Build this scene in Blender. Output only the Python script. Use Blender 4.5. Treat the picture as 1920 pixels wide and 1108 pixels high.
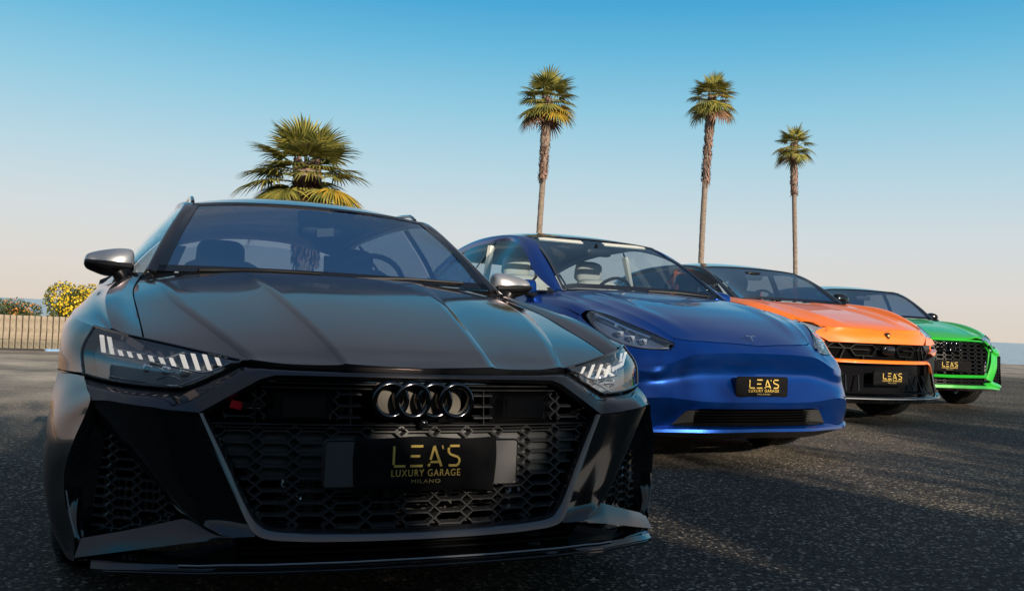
# Four parked cars on a seafront lot, palms, low concrete wall and the sea behind.
import bpy, bmesh, math, random
import numpy as np
from mathutils import Vector, Matrix

random.seed(7)
sc = bpy.context.scene
for o in list(bpy.data.objects):
    bpy.data.objects.remove(o)
COL = sc.collection

# ---------------------------------------------------------------- camera
cam_d = bpy.data.cameras.new('camera')
cam_d.sensor_width = 36.0
cam_d.lens = 36.0 * 1701.5 / 1920.0
cam_d.clip_start = 0.05
cam_d.clip_end = 20000
cam = bpy.data.objects.new('camera', cam_d)
COL.objects.link(cam)
PITCH, ROLL, CAMH = 0.0271042, -0.0449756, 0.81485
fw = Vector((0, math.cos(PITCH), math.sin(PITCH)))
up0 = Vector((0, -math.sin(PITCH), math.cos(PITCH)))
rt0 = Vector((1, 0, 0))
rt = rt0 * math.cos(ROLL) - up0 * math.sin(ROLL)
up = up0 * math.cos(ROLL) + rt0 * math.sin(ROLL)
cam.matrix_world = Matrix(((rt.x, up.x, -fw.x, 0), (rt.y, up.y, -fw.y, 0), (rt.z, up.z, -fw.z, CAMH), (0, 0, 0, 1)))
sc.camera = cam

# ---------------------------------------------------------------- world, sun, exposure
SUN_AZ, SUN_EL = 150.0, 17.5          # clockwise from +Y, degrees
w = bpy.data.worlds.new('World')
sc.world = w
w.use_nodes = True
nt = w.node_tree
nt.nodes.clear()
def N(nt, typ, **kw):
    n = nt.nodes.new(typ)
    for k, v in kw.items():
        if k in n.bl_rna.properties.keys():
            setattr(n, k, v)
        else:
            n.inputs[k].default_value = v
    return n
def ramp(nt, stops, interp='LINEAR'):
    r = nt.nodes.new('ShaderNodeValToRGB')
    r.color_ramp.interpolation = interp
    e = r.color_ramp.elements
    e[0].position, e[0].color = stops[0][0], (*stops[0][1], 1)
    e[1].position, e[1].color = stops[-1][0], (*stops[-1][1], 1)
    for p, c in stops[1:-1]:
        x = e.new(p)
        x.color = (*c, 1)
    return r
sky = N(nt, 'ShaderNodeTexSky', sky_type='NISHITA', sun_disc=False)
sky.sun_elevation = math.radians(SUN_EL)
sky.sun_rotation = math.radians(SUN_AZ)
sky.air_density = 1.2
sky.dust_density = 1.5
tc = N(nt, 'ShaderNodeTexCoord')
sep = N(nt, 'ShaderNodeSeparateXYZ')
asn = N(nt, 'ShaderNodeMath', operation='ARCSINE')
mr = N(nt, 'ShaderNodeMapRange')
mr.inputs['From Min'].default_value = math.radians(-10)
mr.inputs['From Max'].default_value = math.radians(90)
def el(d):
    return (d + 10) / 100.0
grad = ramp(nt, [
    (el(-10), (.46, .43, .40)),
    (el(0), (.76, .67, .58)),
    (el(2.5), (.73, .695, .66)),
    (el(5.5), (.66, .715, .745)),
    (el(9.0), (.49, .68, .775)),
    (el(13.0), (.29, .60, .765)),
    (el(16.5), (.14, .49, .73)),
    (el(19.5), (.055, .385, .68)),
    (el(24), (.14, .31, .44)),
    (el(31), (.20, .25, .31)),
    (el(46), (.15, .19, .26)),
    (el(65), (.10, .19, .34)),
    (el(90), (.08, .17, .34))])
mixs = N(nt, 'ShaderNodeMix', data_type='RGBA')
mixs.inputs[0].default_value = 0.06
scl = N(nt, 'ShaderNodeVectorMath', operation='SCALE')
scl.inputs['Scale'].default_value = 0.12
bg = N(nt, 'ShaderNodeBackground')
bg.inputs['Strength'].default_value = 0.74
ow = N(nt, 'ShaderNodeOutputWorld')
L = nt.links.new
L(tc.outputs['Generated'], sep.inputs[0]); L(sep.outputs['Z'], asn.inputs[0]); L(asn.outputs[0], mr.inputs['Value'])
L(mr.outputs[0], grad.inputs[0]); L(sky.outputs[0], scl.inputs[0])
L(grad.outputs[0], mixs.inputs[6]); L(scl.outputs[0], mixs.inputs[7]); L(mixs.outputs[2], bg.inputs['Color'])
L(bg.outputs[0], ow.inputs['Surface'])

sd = bpy.data.lights.new('sun', 'SUN')
sd.energy = 4.8
sd.angle = math.radians(0.5)
sd.color = (1.0, .86, .68)
sun = bpy.data.objects.new('sun', sd)
COL.objects.link(sun)
az, e_ = math.radians(SUN_AZ), math.radians(SUN_EL)
S = Vector((math.sin(az) * math.cos(e_), math.cos(az) * math.cos(e_), math.sin(e_)))
sun.rotation_euler = S.to_track_quat('Z', 'Y').to_euler()
sun.location = (6, -12, 8)

vs = sc.view_settings
sc.display_settings.display_device = 'sRGB'
vs.view_transform = 'Standard'
vs.look = 'None'
vs.exposure = 0.434
vs.gamma = 1.0
vs.use_curve_mapping = False
sc.cycles.max_bounces = 10
sc.cycles.transparent_max_bounces = 24
sc.cycles.use_denoising = True
sc.cycles.sample_clamp_indirect = 6.0

# ---------------------------------------------------------------- materials
def mat(name, col=(.5, .5, .5), rough=.5, metal=0.0, coat=0.0, coat_rough=.03, emit=None, estr=0.0, spec=.5, noise=None, bump=None, ior=1.5):
    m = bpy.data.materials.new(name)
    m.use_nodes = True
    t = m.node_tree
    b = t.nodes['Principled BSDF']
    b.inputs['Base Color'].default_value = (*col, 1)
    b.inputs['Roughness'].default_value = rough
    b.inputs['Metallic'].default_value = metal
    b.inputs['Coat Weight'].default_value = coat
    b.inputs['Coat Roughness'].default_value = coat_rough
    b.inputs['Specular IOR Level'].default_value = spec
    b.inputs['IOR'].default_value = ior
    if emit:
        b.inputs['Emission Color'].default_value = (*emit, 1)
        b.inputs['Emission Strength'].default_value = estr
    if noise:                       # (scale, colour 2, low, high)
        tcn = N(t, 'ShaderNodeTexCoord')
        n = N(t, 'ShaderNodeTexNoise')
        n.inputs['Scale'].default_value = noise[0]
        n.inputs['Detail'].default_value = 8
        n.inputs['Roughness'].default_value = .65
        r = ramp(t, [(noise[2], col), (noise[3], noise[1])])
        t.links.new(tcn.outputs['Object'], n.inputs['Vector'])
        t.links.new(n.outputs['Fac'], r.inputs[0])
        t.links.new(r.outputs[0], b.inputs['Base Color'])
    if bump:                        # (scale, strength, distance)
        tcn = N(t, 'ShaderNodeTexCoord')
        n = N(t, 'ShaderNodeTexNoise')
        n.inputs['Scale'].default_value = bump[0]
        n.inputs['Detail'].default_value = 6
        bp = N(t, 'ShaderNodeBump')
        bp.inputs['Strength'].default_value = bump[1]
        bp.inputs['Distance'].default_value = bump[2]
        t.links.new(tcn.outputs['Object'], n.inputs['Vector'])
        t.links.new(n.outputs['Fac'], bp.inputs['Height'])
        t.links.new(bp.outputs[0], b.inputs['Normal'])
    return m

def schlick(t, f0, power=5.0):
    """reflectance of a thin pane, the same from both of its sides"""
    g = N(t, 'ShaderNodeNewGeometry')
    d = N(t, 'ShaderNodeVectorMath', operation='DOT_PRODUCT')
    t.links.new(g.outputs['Incoming'], d.inputs[0]); t.links.new(g.outputs['Normal'], d.inputs[1])
    ab = N(t, 'ShaderNodeMath', operation='ABSOLUTE'); t.links.new(d.outputs['Value'], ab.inputs[0])
    om = N(t, 'ShaderNodeMath', operation='SUBTRACT', use_clamp=True); om.inputs[0].default_value = 1.0; t.links.new(ab.outputs[0], om.inputs[1])
    pw = N(t, 'ShaderNodeMath', operation='POWER'); pw.inputs[1].default_value = power; t.links.new(om.outputs[0], pw.inputs[0])
    ma = N(t, 'ShaderNodeMath', operation='MULTIPLY_ADD', use_clamp=True); ma.inputs[1].default_value = 1 - f0; ma.inputs[2].default_value = f0
    t.links.new(pw.outputs[0], ma.inputs[0])
    return ma

def glass(name, tint=(.6, .7, .75), f0=.05, refl=(1, 1, 1)):
    m = bpy.data.materials.new(name)
    m.use_nodes = True
    t = m.node_tree
    t.nodes.clear()
    tr = N(t, 'ShaderNodeBsdfTransparent', Color=(*tint, 1))
    gl = N(t, 'ShaderNodeBsdfGlossy', Roughness=0.0, Color=(*refl, 1))
    mx = N(t, 'ShaderNodeMixShader')
    out = N(t, 'ShaderNodeOutputMaterial')
    t.links.new(schlick(t, f0).outputs[0], mx.inputs[0])
    t.links.new(tr.outputs[0], mx.inputs[1])
    t.links.new(gl.outputs[0], mx.inputs[2])
    t.links.new(mx.outputs[0], out.inputs['Surface'])
    return m

def tinted_clear(name, col, rough, refl, f0=.045):
    """pigment under a clear coat whose reflection is faintly bronze"""
    m = bpy.data.materials.new(name)
    m.use_nodes = True
    t = m.node_tree
    b = t.nodes['Principled BSDF']
    b.inputs['Base Color'].default_value = (*col, 1)
    b.inputs['Roughness'].default_value = rough
    b.inputs['Specular IOR Level'].default_value = .15
    gl = N(t, 'ShaderNodeBsdfGlossy', Roughness=0.055, Color=(*refl, 1))
    mx = N(t, 'ShaderNodeMixShader')
    t.links.new(schlick(t, f0).outputs[0], mx.inputs[0])
    t.links.new(b.outputs[0], mx.inputs[1]); t.links.new(gl.outputs[0], mx.inputs[2])
    t.links.new(mx.outputs[0], t.nodes['Material Output'].inputs['Surface'])
    return m

def paint(name, col, metal=0.0, rough=.4, flake=None):
    m = mat(name, col, rough=rough, metal=metal, coat=.75, coat_rough=.015)
    return m

M = {}
M['black_paint'] = tinted_clear('black_paint', (.008, .009, .011), .5, (1.0, .84, .83), .065)
M['frame_paint'] = tinted_clear('frame_paint', (.012, .013, .015), .5, (1.0, .93, .89), .13)
M['gloss_black'] = mat('gloss_black', (.006, .006, .007), rough=.08, coat=.6)
M['satin_black'] = mat('satin_black', (.006, .006, .007), rough=.36, spec=.3)
M['grille_black'] = mat('grille_black', (.045, .046, .050), rough=.24, coat=.5, coat_rough=.08)
M['grey_panel'] = mat('grey_panel', (.065, .068, .075), rough=.5)
M['sensor_grey'] = mat('sensor_grey', (.10, .09, .075), rough=.4)
M['rubber'] = mat('rubber', (.012, .012, .012), rough=.75, bump=(60, .2, .01))
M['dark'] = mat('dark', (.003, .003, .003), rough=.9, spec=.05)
M['mesh_dark'] = mat('mesh_dark', (.009, .009, .010), rough=.3, spec=.35)
M['silver_paint'] = paint('silver_paint', (.42, .42, .44), metal=.7, rough=.38)
M['blue_paint'] = paint('blue_paint', (.0, .045, .27), metal=.7, rough=.30)
M['orange_paint'] = paint('orange_paint', (1.0, .19, .0), rough=.45)
M['green_paint'] = paint('green_paint', (.02, .42, .03), rough=.45)
M['chrome'] = mat('chrome', (.75, .75, .78), rough=.08, metal=1.0)
M['dark_chrome'] = mat('dark_chrome', (.09, .09, .10), rough=.10, metal=1.0)
M['radiator'] = mat('radiator', (.20, .19, .18), rough=.35, metal=.8)
M['white_light'] = mat('white_light', (.35, .35, .35), emit=(1.0, .93, .84), estr=.42, rough=.4)
M['lens'] = mat('lens', (.75, .77, .8), rough=.12, metal=.8)
M['lamp_grey'] = mat('lamp_grey', (.30, .32, .35), rough=.42, metal=.1)
M['lamp_trim'] = mat('lamp_trim', (.35, .37, .42), rough=.25, metal=.8)
M['lamp_glass'] = glass('lamp_glass', (.95, .96, .98), .13)
M['windscreen'] = glass('windscreen', (.30, .36, .40), .42, (.54, .76, .94))
M['windscreen_clear'] = glass('windscreen_clear', (.66, .74, .78), .16, (.6, .85, 1.0))
M['side_glass'] = glass('side_glass', (.70, .78, .82), .08)
M['roof_glass'] = glass('roof_glass', (.03, .03, .035), .06)
M['cabin'] = mat('cabin', (.012, .0125, .014), rough=.7)
M['cabin_light'] = mat('cabin_light', (.62, .60, .55), rough=.6)
M['cabin_orange'] = mat('cabin_orange', (.75, .10, .02), rough=.55)
M['mirror'] = mat('mirror', (.8, .8, .82), rough=.02, metal=1.0)
M['red'] = mat('red', (.65, .012, .02), rough=.25, coat=.5)
M['gold'] = mat('gold', (.66, .45, .10), rough=.45)
M['gold_dim'] = mat('gold_dim', (.36, .27, .10), rough=.5)
M['cloth'] = mat('cloth', (.0035, .0035, .0045), rough=.8, spec=.15, bump=(14, .35, .02))
M['ramp_grey'] = mat('ramp_grey', (.030, .030, .030), rough=.5)
M['plate_plastic'] = mat('plate_plastic', (.07, .07, .074), rough=.45)
M['rim'] = mat('rim', (.05, .05, .055), rough=.25, metal=.8)

# ---------------------------------------------------------------- object helpers
def tag(o, label=None, cat=None, group=None, kind=None):
    if label: o['label'] = label
    if cat: o['category'] = cat
    if group: o['group'] = group
    if kind: o['kind'] = kind
    return o

def link(name, me, material=None, parent=None):
    o = bpy.data.objects.new(name, me)
    COL.objects.link(o)
    if material is not None and me is not None and not me.materials:
        me.materials.append(M[material] if isinstance(material, str) else material)
    if parent is not None:
        o.parent = parent
    return o

def empty(name, loc=(0, 0, 0), rz=0.0):
    o = bpy.data.objects.new(name, None)
    COL.objects.link(o)
    o.location = loc
    o.rotation_euler = (0, 0, rz)
    o.empty_display_size = .2
    return o

def finish(me, angle=35):
    me.validate()
    me.update()
    for p in me.polygons:
        p.use_smooth = True
    if angle is not None:
        me.set_sharp_from_angle(angle=math.radians(angle))

def resample(pts, n, smooth=True):
    p = np.array([list(q) for q in pts], float)
    if len(p) == 1:
        return np.repeat(p, n, 0)
    d = np.r_[0, np.cumsum(np.linalg.norm(np.diff(p, axis=0), axis=1))]
    if d[-1] < 1e-9:
        return np.repeat(p[:1], n, 0)
    keep = np.r_[True, np.diff(d) > 1e-7]
    p, d = p[keep], d[keep]
    t = np.linspace(0, d[-1], n)
    if not smooth or len(p) < 3:
        return np.stack([np.interp(t, d, p[:, k]) for k in range(3)], -1)
    m = np.gradient(p, d, axis=0)
    i = np.clip(np.searchsorted(d, t, 'right') - 1, 0, len(d) - 2)
    h = (d[i + 1] - d[i])[:, None]
    s = ((t - d[i])[:, None]) / h
    return ((2*s**3 - 3*s**2 + 1) * p[i] + (s**3 - 2*s**2 + s) * h * m[i]
            + (-2*s**3 + 3*s**2) * p[i + 1] + (s**3 - s**2) * h * m[i + 1])

def grid_from(rows, nu, nv, su=True, sv=True):
    R = np.stack([resample(r, nu, su) for r in rows])          # rows x nu x 3
    if len(rows) == 2 or not sv:
        return np.stack([resample(R[:, j], nv, False) for j in range(nu)], 1)
    return np.stack([resample(R[:, j], nv, True) for j in range(nu)], 1)

def mesh_grid(G, skirt=0.0, ref=(0, -1.4, .4), sides='nsew', mirror=False, name='surface', angle=40):
    """G: nv x nu x 3. Faces point away from ref; the rim is turned inwards by skirt."""
    nv, nu = G.shape[:2]
    V = G.reshape(-1, 3)
    idx = np.arange(nv * nu).reshape(nv, nu)
    F = []
    for i in range(nv - 1):
        for j in range(nu - 1):
            F.append((idx[i, j], idx[i, j+1], idx[i+1, j+1], idx[i+1, j]))
    a = G[nv//2, nu//2]
    i0, j0 = min(nv//2, nv-2), min(nu//2, nu-2)
    nrm = np.zeros(3)
    for (i, j) in ((i0, j0), (0, 0), (nv-2, nu-2), (0, nu-2), (nv-2, 0)):
        nrm += np.cross(G[i, j+1] - G[i, j], G[i+1, j] - G[i, j]) + np.cross(G[i+1, j] - G[i+1, j+1], G[i, j+1] - G[i+1, j+1])
    out = a - np.array(ref, float)
    if np.dot(nrm, out) < 0:
        F = [f[::-1] for f in F]
        sgn = -1
    else:
        sgn = 1
    V = list(map(tuple, V))
    if skirt > 0:
        gu = np.gradient(G, axis=1) if nu > 1 else G
        gv = np.gradient(G, axis=0)
        nn = np.cross(gu, gv) * sgn
        ln = np.linalg.norm(nn, axis=2, keepdims=True)
        nn = nn / np.where(ln < 1e-12, 1, ln)
        def rim(ii):
            base = len(V)
            for (i, j) in ii:
                V.append(tuple(G[i, j]))
                V.append(tuple(G[i, j] - nn[i, j] * skirt))
            for k in range(len(ii) - 1):
                F.append((base + 2*k, base + 2*k + 1, base + 2*k + 3, base + 2*k + 2))
        if 's' in sides: rim([(0, j) for j in range(nu)])
        if 'n' in sides: rim([(nv-1, j) for j in range(nu)])
        if 'w' in sides: rim([(i, 0) for i in range(nv)])
        if 'e' in sides: rim([(i, nu-1) for i in range(nv)])
    F = [tuple(int(k) for k in f) for f in F]
    return V, F

def add_mirror(V, F, weld=True):
    n = len(V)
    V2 = V + [(-x, y, z) for x, y, z in V]
    F2 = F + [tuple(k + n for k in f[::-1]) for f in F]
    return V2, F2

def make(name, V, F, material, parent, angle=40, weld=1e-5):
    me = bpy.data.meshes.new(name)
    bm = bmesh.new()
    vs_ = [bm.verts.new(v) for v in V]
    for f in F:
        f2 = []
        for k in f:
            if not f2 or k != f2[-1]:
                f2.append(k)
        try:
            bm.faces.new([vs_[k] for k in f2])
        except ValueError:
            pass
    if weld:
        bmesh.ops.remove_doubles(bm, verts=bm.verts, dist=weld)
    bm.to_mesh(me)
    bm.free()
    finish(me, angle)
    return link(name, me, material, parent)

def patch(name, rows, nu, nv, material, parent, both='two', skirt=0.0, sides='nsew', su=True, sv=True, ref=(0, -1.4, .4), angle=40, label=None):
    """both: 'one' (only as given), 'whole' (one mesh across the centre line), 'two' (a left and a right object)"""
    G = grid_from(rows, nu, nv, su, sv)
    return gpatch(name, G, material, parent, both, skirt, sides, ref, angle, label)

def gpatch(name, G, material, parent, both='two', skirt=0.0, sides='nsew', ref=(0, -1.4, .4), angle=40, label=None):
    V, F = mesh_grid(G, skirt, ref, sides)
    if both == 'whole':
        V, F = add_mirror(V, F)
    o = make(name, V, F, material, parent, angle, 1e-5 if both == 'whole' else 0)
    if both == 'two':
        n = [(-x, y, z) for x, y, z in V]
        make(name, n, [f[::-1] for f in F], material, parent, angle, 0)
    return o

class MB:
    """collects simple solids into one mesh"""
    def __init__(s):
        s.V, s.F = [], []
    def add(s, V, F):
        n = len(s.V)
        s.V += [tuple(map(float, v)) for v in V]
        s.F += [tuple(k + n for k in f) for f in F]
        return s
    def box(s, c, size, R=None):
        hx, hy, hz = [q / 2 for q in size]
        P = [(-hx, -hy, -hz), (hx, -hy, -hz), (hx, hy, -hz), (-hx, hy, -hz), (-hx, -hy, hz), (hx, -hy, hz), (hx, hy, hz), (-hx, hy, hz)]
        if R is not None:
            P = [tuple(R @ Vector(p)) for p in P]
        P = [(p[0]+c[0], p[1]+c[1], p[2]+c[2]) for p in P]
        return s.add(P, [(0, 3, 2, 1), (4, 5, 6, 7), (0, 1, 5, 4), (1, 2, 6, 5), (2, 3, 7, 6), (3, 0, 4, 7)])
    def tube(s, pts, r, n=8, closed=False, flat=1.0, caps=True):
        P = [Vector(p) for p in pts]
        m = len(P)
        rr = r if hasattr(r, '__len__') else [r] * m
        V = []
        pu = None
        for i in range(m):
            a = P[i-1] if (i > 0 or closed) else P[i]
            b = P[(i+1) % m] if (i < m-1 or closed) else P[i]
            t = (b - a)
            t = t.normalized() if t.length > 1e-9 else Vector((0, 0, 1))
            if pu is None:
                pu = Vector((0, 0, 1)) if abs(t.z) < .9 else Vector((1, 0, 0))
            u = (pu - t * pu.dot(t)).normalized()
            pu = u
            v = t.cross(u)
            for k in range(n):
                q = 2 * math.pi * k / n
                V.append(P[i] + (u * math.cos(q) + v * math.sin(q) * flat) * rr[i])
        F = []
        for i in range(m if closed else m - 1):
            for k in range(n):
                a, b = i*n + k, i*n + (k+1) % n
                c, d = ((i+1) % m)*n + (k+1) % n, ((i+1) % m)*n + k
                F.append((a, b, c, d))
        if caps and not closed:
            F.append(tuple(range(n))[::-1])
            F.append(tuple((m-1)*n + k for k in range(n)))
        return s.add(V, F)
    def prism(s, poly, d):
        """poly: 3D points of a flat outline, extruded by vector d"""
        n = len(poly)
        P = [Vector(p) for p in poly]
        V = P + [p + Vector(d) for p in P]
        F = [tuple(range(n))[::-1], tuple(range(n, 2*n))] + [(k, (k+1) % n, n + (k+1) % n, n + k) for k in range(n)]
        return s.add(V, F)
    def lathe(s, prof, n, c=(0, 0, 0), axis='X', a0=0, a1=2*math.pi):
        """prof: (along axis, radius)"""
        m = len(prof)
        V = []
        full = abs(a1 - a0 - 2*math.pi) < 1e-6
        k_ = n if full else n + 1
        for k in range(k_):
            q = a0 + (a1 - a0) * k / n
            for (x, r) in prof:
                a, b = r * math.cos(q), r * math.sin(q)
                p = {'X': (x, a, b), 'Y': (a, x, b), 'Z': (a, b, x)}[axis]
                V.append((p[0]+c[0], p[1]+c[1], p[2]+c[2]))
        F = []
        for k in range(n):
            k2 = (k+1) % k_
            for j in range(m - 1):
                F.append((k*m + j, k*m + j+1, k2*m + j+1, k2*m + j))
        return s.add(V, F)
    def mirror(s):
        n = len(s.V)
        s.V += [(-x, y, z) for x, y, z in s.V]
        s.F += [tuple(k + n for k in f[::-1]) for f in s.F]
        return s
    def build(s, name, material, parent=None, angle=35, fix=True):
        me = bpy.data.meshes.new(name)
        me.from_pydata(s.V, [], s.F)
        if fix:
            bm = bmesh.new()
            bm.from_mesh(me)
            bmesh.ops.recalc_face_normals(bm, faces=bm.faces)
            bm.to_mesh(me)
            bm.free()
        finish(me, angle)
        return link(name, me, material, parent)

def two(fn, name, material, parent, **kw):
    """build a piece on the +X side and its twin on the other side"""
    m = MB()
    fn(m)
    o = m.build(name, material, parent, **kw)
    m2 = MB()
    m2.V = [(-x, y, z) for x, y, z in m.V]
    m2.F = [f[::-1] for f in m.F]
    o2 = m2.build(name, material, parent, **kw)
    return o, o2

def car_root(name, pos, a, label, cat='car', group=None):
    o = empty(name, (pos[0], pos[1], 0), a + math.pi)
    tag(o, label, cat, group)
    return o

# ---------------------------------------------------------------- lettering
def stroke(m, pts, w_, o, ux, uz, d):
    """flat ribbon through 2D pts"""
    P = [np.array(p, float) for p in pts]
    L_, R_ = [], []
    for i in range(len(P)):
        a = P[max(i-1, 0)]
        b = P[min(i+1, len(P)-1)]
        t = (b - a) / max(np.linalg.norm(b - a), 1e-9)
        n = np.array([-t[1], t[0]]) * w_ / 2
        L_.append(P[i] + n)
        R_.append(P[i] - n)
    to3 = lambda q: tuple(np.array(o) + np.array(ux) * q[0] + np.array(uz) * q[1])
    for i in range(len(P)-1):
        m.prism([to3(L_[i]), to3(L_[i+1]), to3(R_[i+1]), to3(R_[i])], d)

def leas_logo(parent, c, height, width, y_off=0.0, dy=.0015, material='gold', small=True, tilt=0.0):
    """the words of the plate cover. c: centre of the big word, local x runs to image left"""
    W_, H_ = 600.0, 196.0
    S1 = []
    S1.append([(265-250, 858-662-0), (265-250, 0)])
    segs = [
        ([(14, 8), (14, 172)], 20), ([(18, 186), (115, 186)], 20),
        ([(157, 10), (262, 10)], 20), ([(157, 98), (240, 98)], 20), ([(157, 186), (265, 186)], 20),
        ([(360, 14), (333, 132)], 19), ([(360, 8), (430, 192)], 21), ([(333, 153), (410, 153)], 18), ([(326, 166), (317, 192)], 19),
        ([(432, 5), (440, 38)], 12),
        ([(500, 10), (585, 10)], 20),
        ([(492, 26), (487, 45), (492, 68), (508, 86), (540, 98), (570, 108), (588, 128), (590, 150), (582, 172), (566, 186), (495, 186)], 20)]
    m = MB()
    k = width / W_
    kz = height / H_
    for pts, w_ in segs:
        q = [((300 - x) * k, (98 - y) * kz) for x, y in pts]
        stroke(m, q, w_ * (k + kz) / 2, (c[0], c[1] + y_off, c[2]), (1, 0, 0), (0, tilt, 1), (0, dy, 0))
    o = m.build('lettering', material, parent, angle=20)
    def text(s_, z, h, wd, mt):
        cu = bpy.data.curves.new('lettering', 'FONT')
        cu.body = s_
        cu.align_x = 'CENTER'
        cu.space_character = 1.18
        cu.size = 1.0
        cu.extrude = .01
        ob = bpy.data.objects.new('tmp', cu)
        COL.objects.link(ob)
        dg = bpy.context.evaluated_depsgraph_get()
        me = bpy.data.meshes.new_from_object(ob.evaluated_get(dg))
        bpy.data.objects.remove(ob)
        co = np.array([v.co[:] for v in me.vertices])
        x0, x1, y0, y1 = co[:, 0].min(), co[:, 0].max(), co[:, 1].min(), co[:, 1].max()
        for v in me.vertices:
            x = (v.co.x - (x0+x1)/2) / (x1-x0) * wd
            y = (v.co.y - y0) / (y1-y0) * h
            zz = (v.co.z + .01) / .02 * dy
            v.co = (c[0] - x, c[1] + y_off + zz + (z + y) * tilt, c[2] + z + y)
        me.materials.clear()
        me.name = 'lettering'
        return link('lettering', me, mt, parent)
    if small:
        text('LUXURY GARAGE', -height/2 - height*.42, height*.31, width, material)
        text('MILANO', -height/2 - height*.73, height*.17, width*.42, 'gold_dim')

def four_rings(parent, c, R_, spacing, r, material='dark_chrome', flat=.6, name='ring_emblem'):
    m = MB()
    for k in range(4):
        x = c[0] + (1.5 - k) * spacing
        pts = [(x + R_*math.cos(q), c[1] + .004*(k % 2), c[2] + R_*math.sin(q)) for q in [2*math.pi*i/40 for i in range(40)]]
        m.tube(pts, r, 10, closed=True)
    return m.build(name, material, parent, angle=60)

# ---------------------------------------------------------------- generic car pieces
def wheel(parent, c, r, w_, rim_r, side, spokes=10):
    """one wheel: tyre and rim; side +1 = image-left face outwards"""
    t = empty('wheel', c)
    t.parent = parent
    m = MB()
    h = w_/2
    prof = [(-h*.86, rim_r), (-h, rim_r+.02), (-h*1.02, (rim_r+r)/2), (-h*.94, r-.022), (-h*.8, r-.004)]
    grooves = [-.5, -.17, .17, .5]
    for g in grooves:
        prof += [(h*(g-.045), r), (h*(g-.035), r-.008), (h*(g+.035), r-.008), (h*(g+.045), r)]
    prof += [(h*.8, r-.004), (h*.94, r-.022), (h*1.02, (rim_r+r)/2), (h, rim_r+.02), (h*.86, rim_r)]
    m.lathe(prof, 72)
    # sipes across the tread
    for k in range(60):
        q = 2*math.pi*k/60
        for s_ in (-1, 1):
            R = Matrix.Rotation(q, 3, 'X')
            cc = R @ Vector((s_*h*.75, r-.0035, 0))
            m.box(cc, (h*.3, .004, .006), R @ Matrix.Rotation(.3*s_, 3, 'Y'))
    ty = m.build('tyre', 'rubber', t)
    m = MB()
    m.lathe([(-h*.8, rim_r), (-h*.7, rim_r-.02), (h*.7, rim_r-.02), (h*.86, rim_r+.004), (h*.9, rim_r-.006)], 48)
    for k in range(spokes):
        q = 2*math.pi*k/spokes
        R = Matrix.Rotation(q, 3, 'X')
        m.box(R @ Vector((side*h*.6, rim_r*.55, 0)), (.03, rim_r*.85, .035), R)
    m.lathe([(side*h*.66, 0.001), (side*h*.66, .05), (side*h*.5, .075), (side*h*.3, .08)], 24)
    m.build('rim', 'rim', t)
    m = MB()
    m.lathe([(-.012, .06), (-.012, rim_r*.82), (.012, rim_r*.82), (.012, .06)], 36)
    m.build('brake_disc', 'radiator', t)
    return t

def rounded_block(m, c, size, e=.35, nu=14, nv=10, R=None):
    """superellipsoid cushion"""
    V, F = [], []
    f = lambda a, p: math.copysign(abs(a)**p, a)
    for i in range(nv + 1):
        ph = -math.pi/2 + math.pi*i/nv
        for j in range(nu):
            th = 2*math.pi*j/nu
            p = Vector((f(math.cos(ph), e)*f(math.cos(th), e)*size[0]/2, f(math.cos(ph), e)*f(math.sin(th), e)*size[1]/2, f(math.sin(ph), e)*size[2]/2))
            if R is not None:
                p = R @ p
            V.append((p.x+c[0], p.y+c[1], p.z+c[2]))
    for i in range(nv):
        for j in range(nu):
            F.append((i*nu+j, i*nu+(j+1) % nu, (i+1)*nu+(j+1) % nu, (i+1)*nu+j))
    m.add(V, F)

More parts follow.
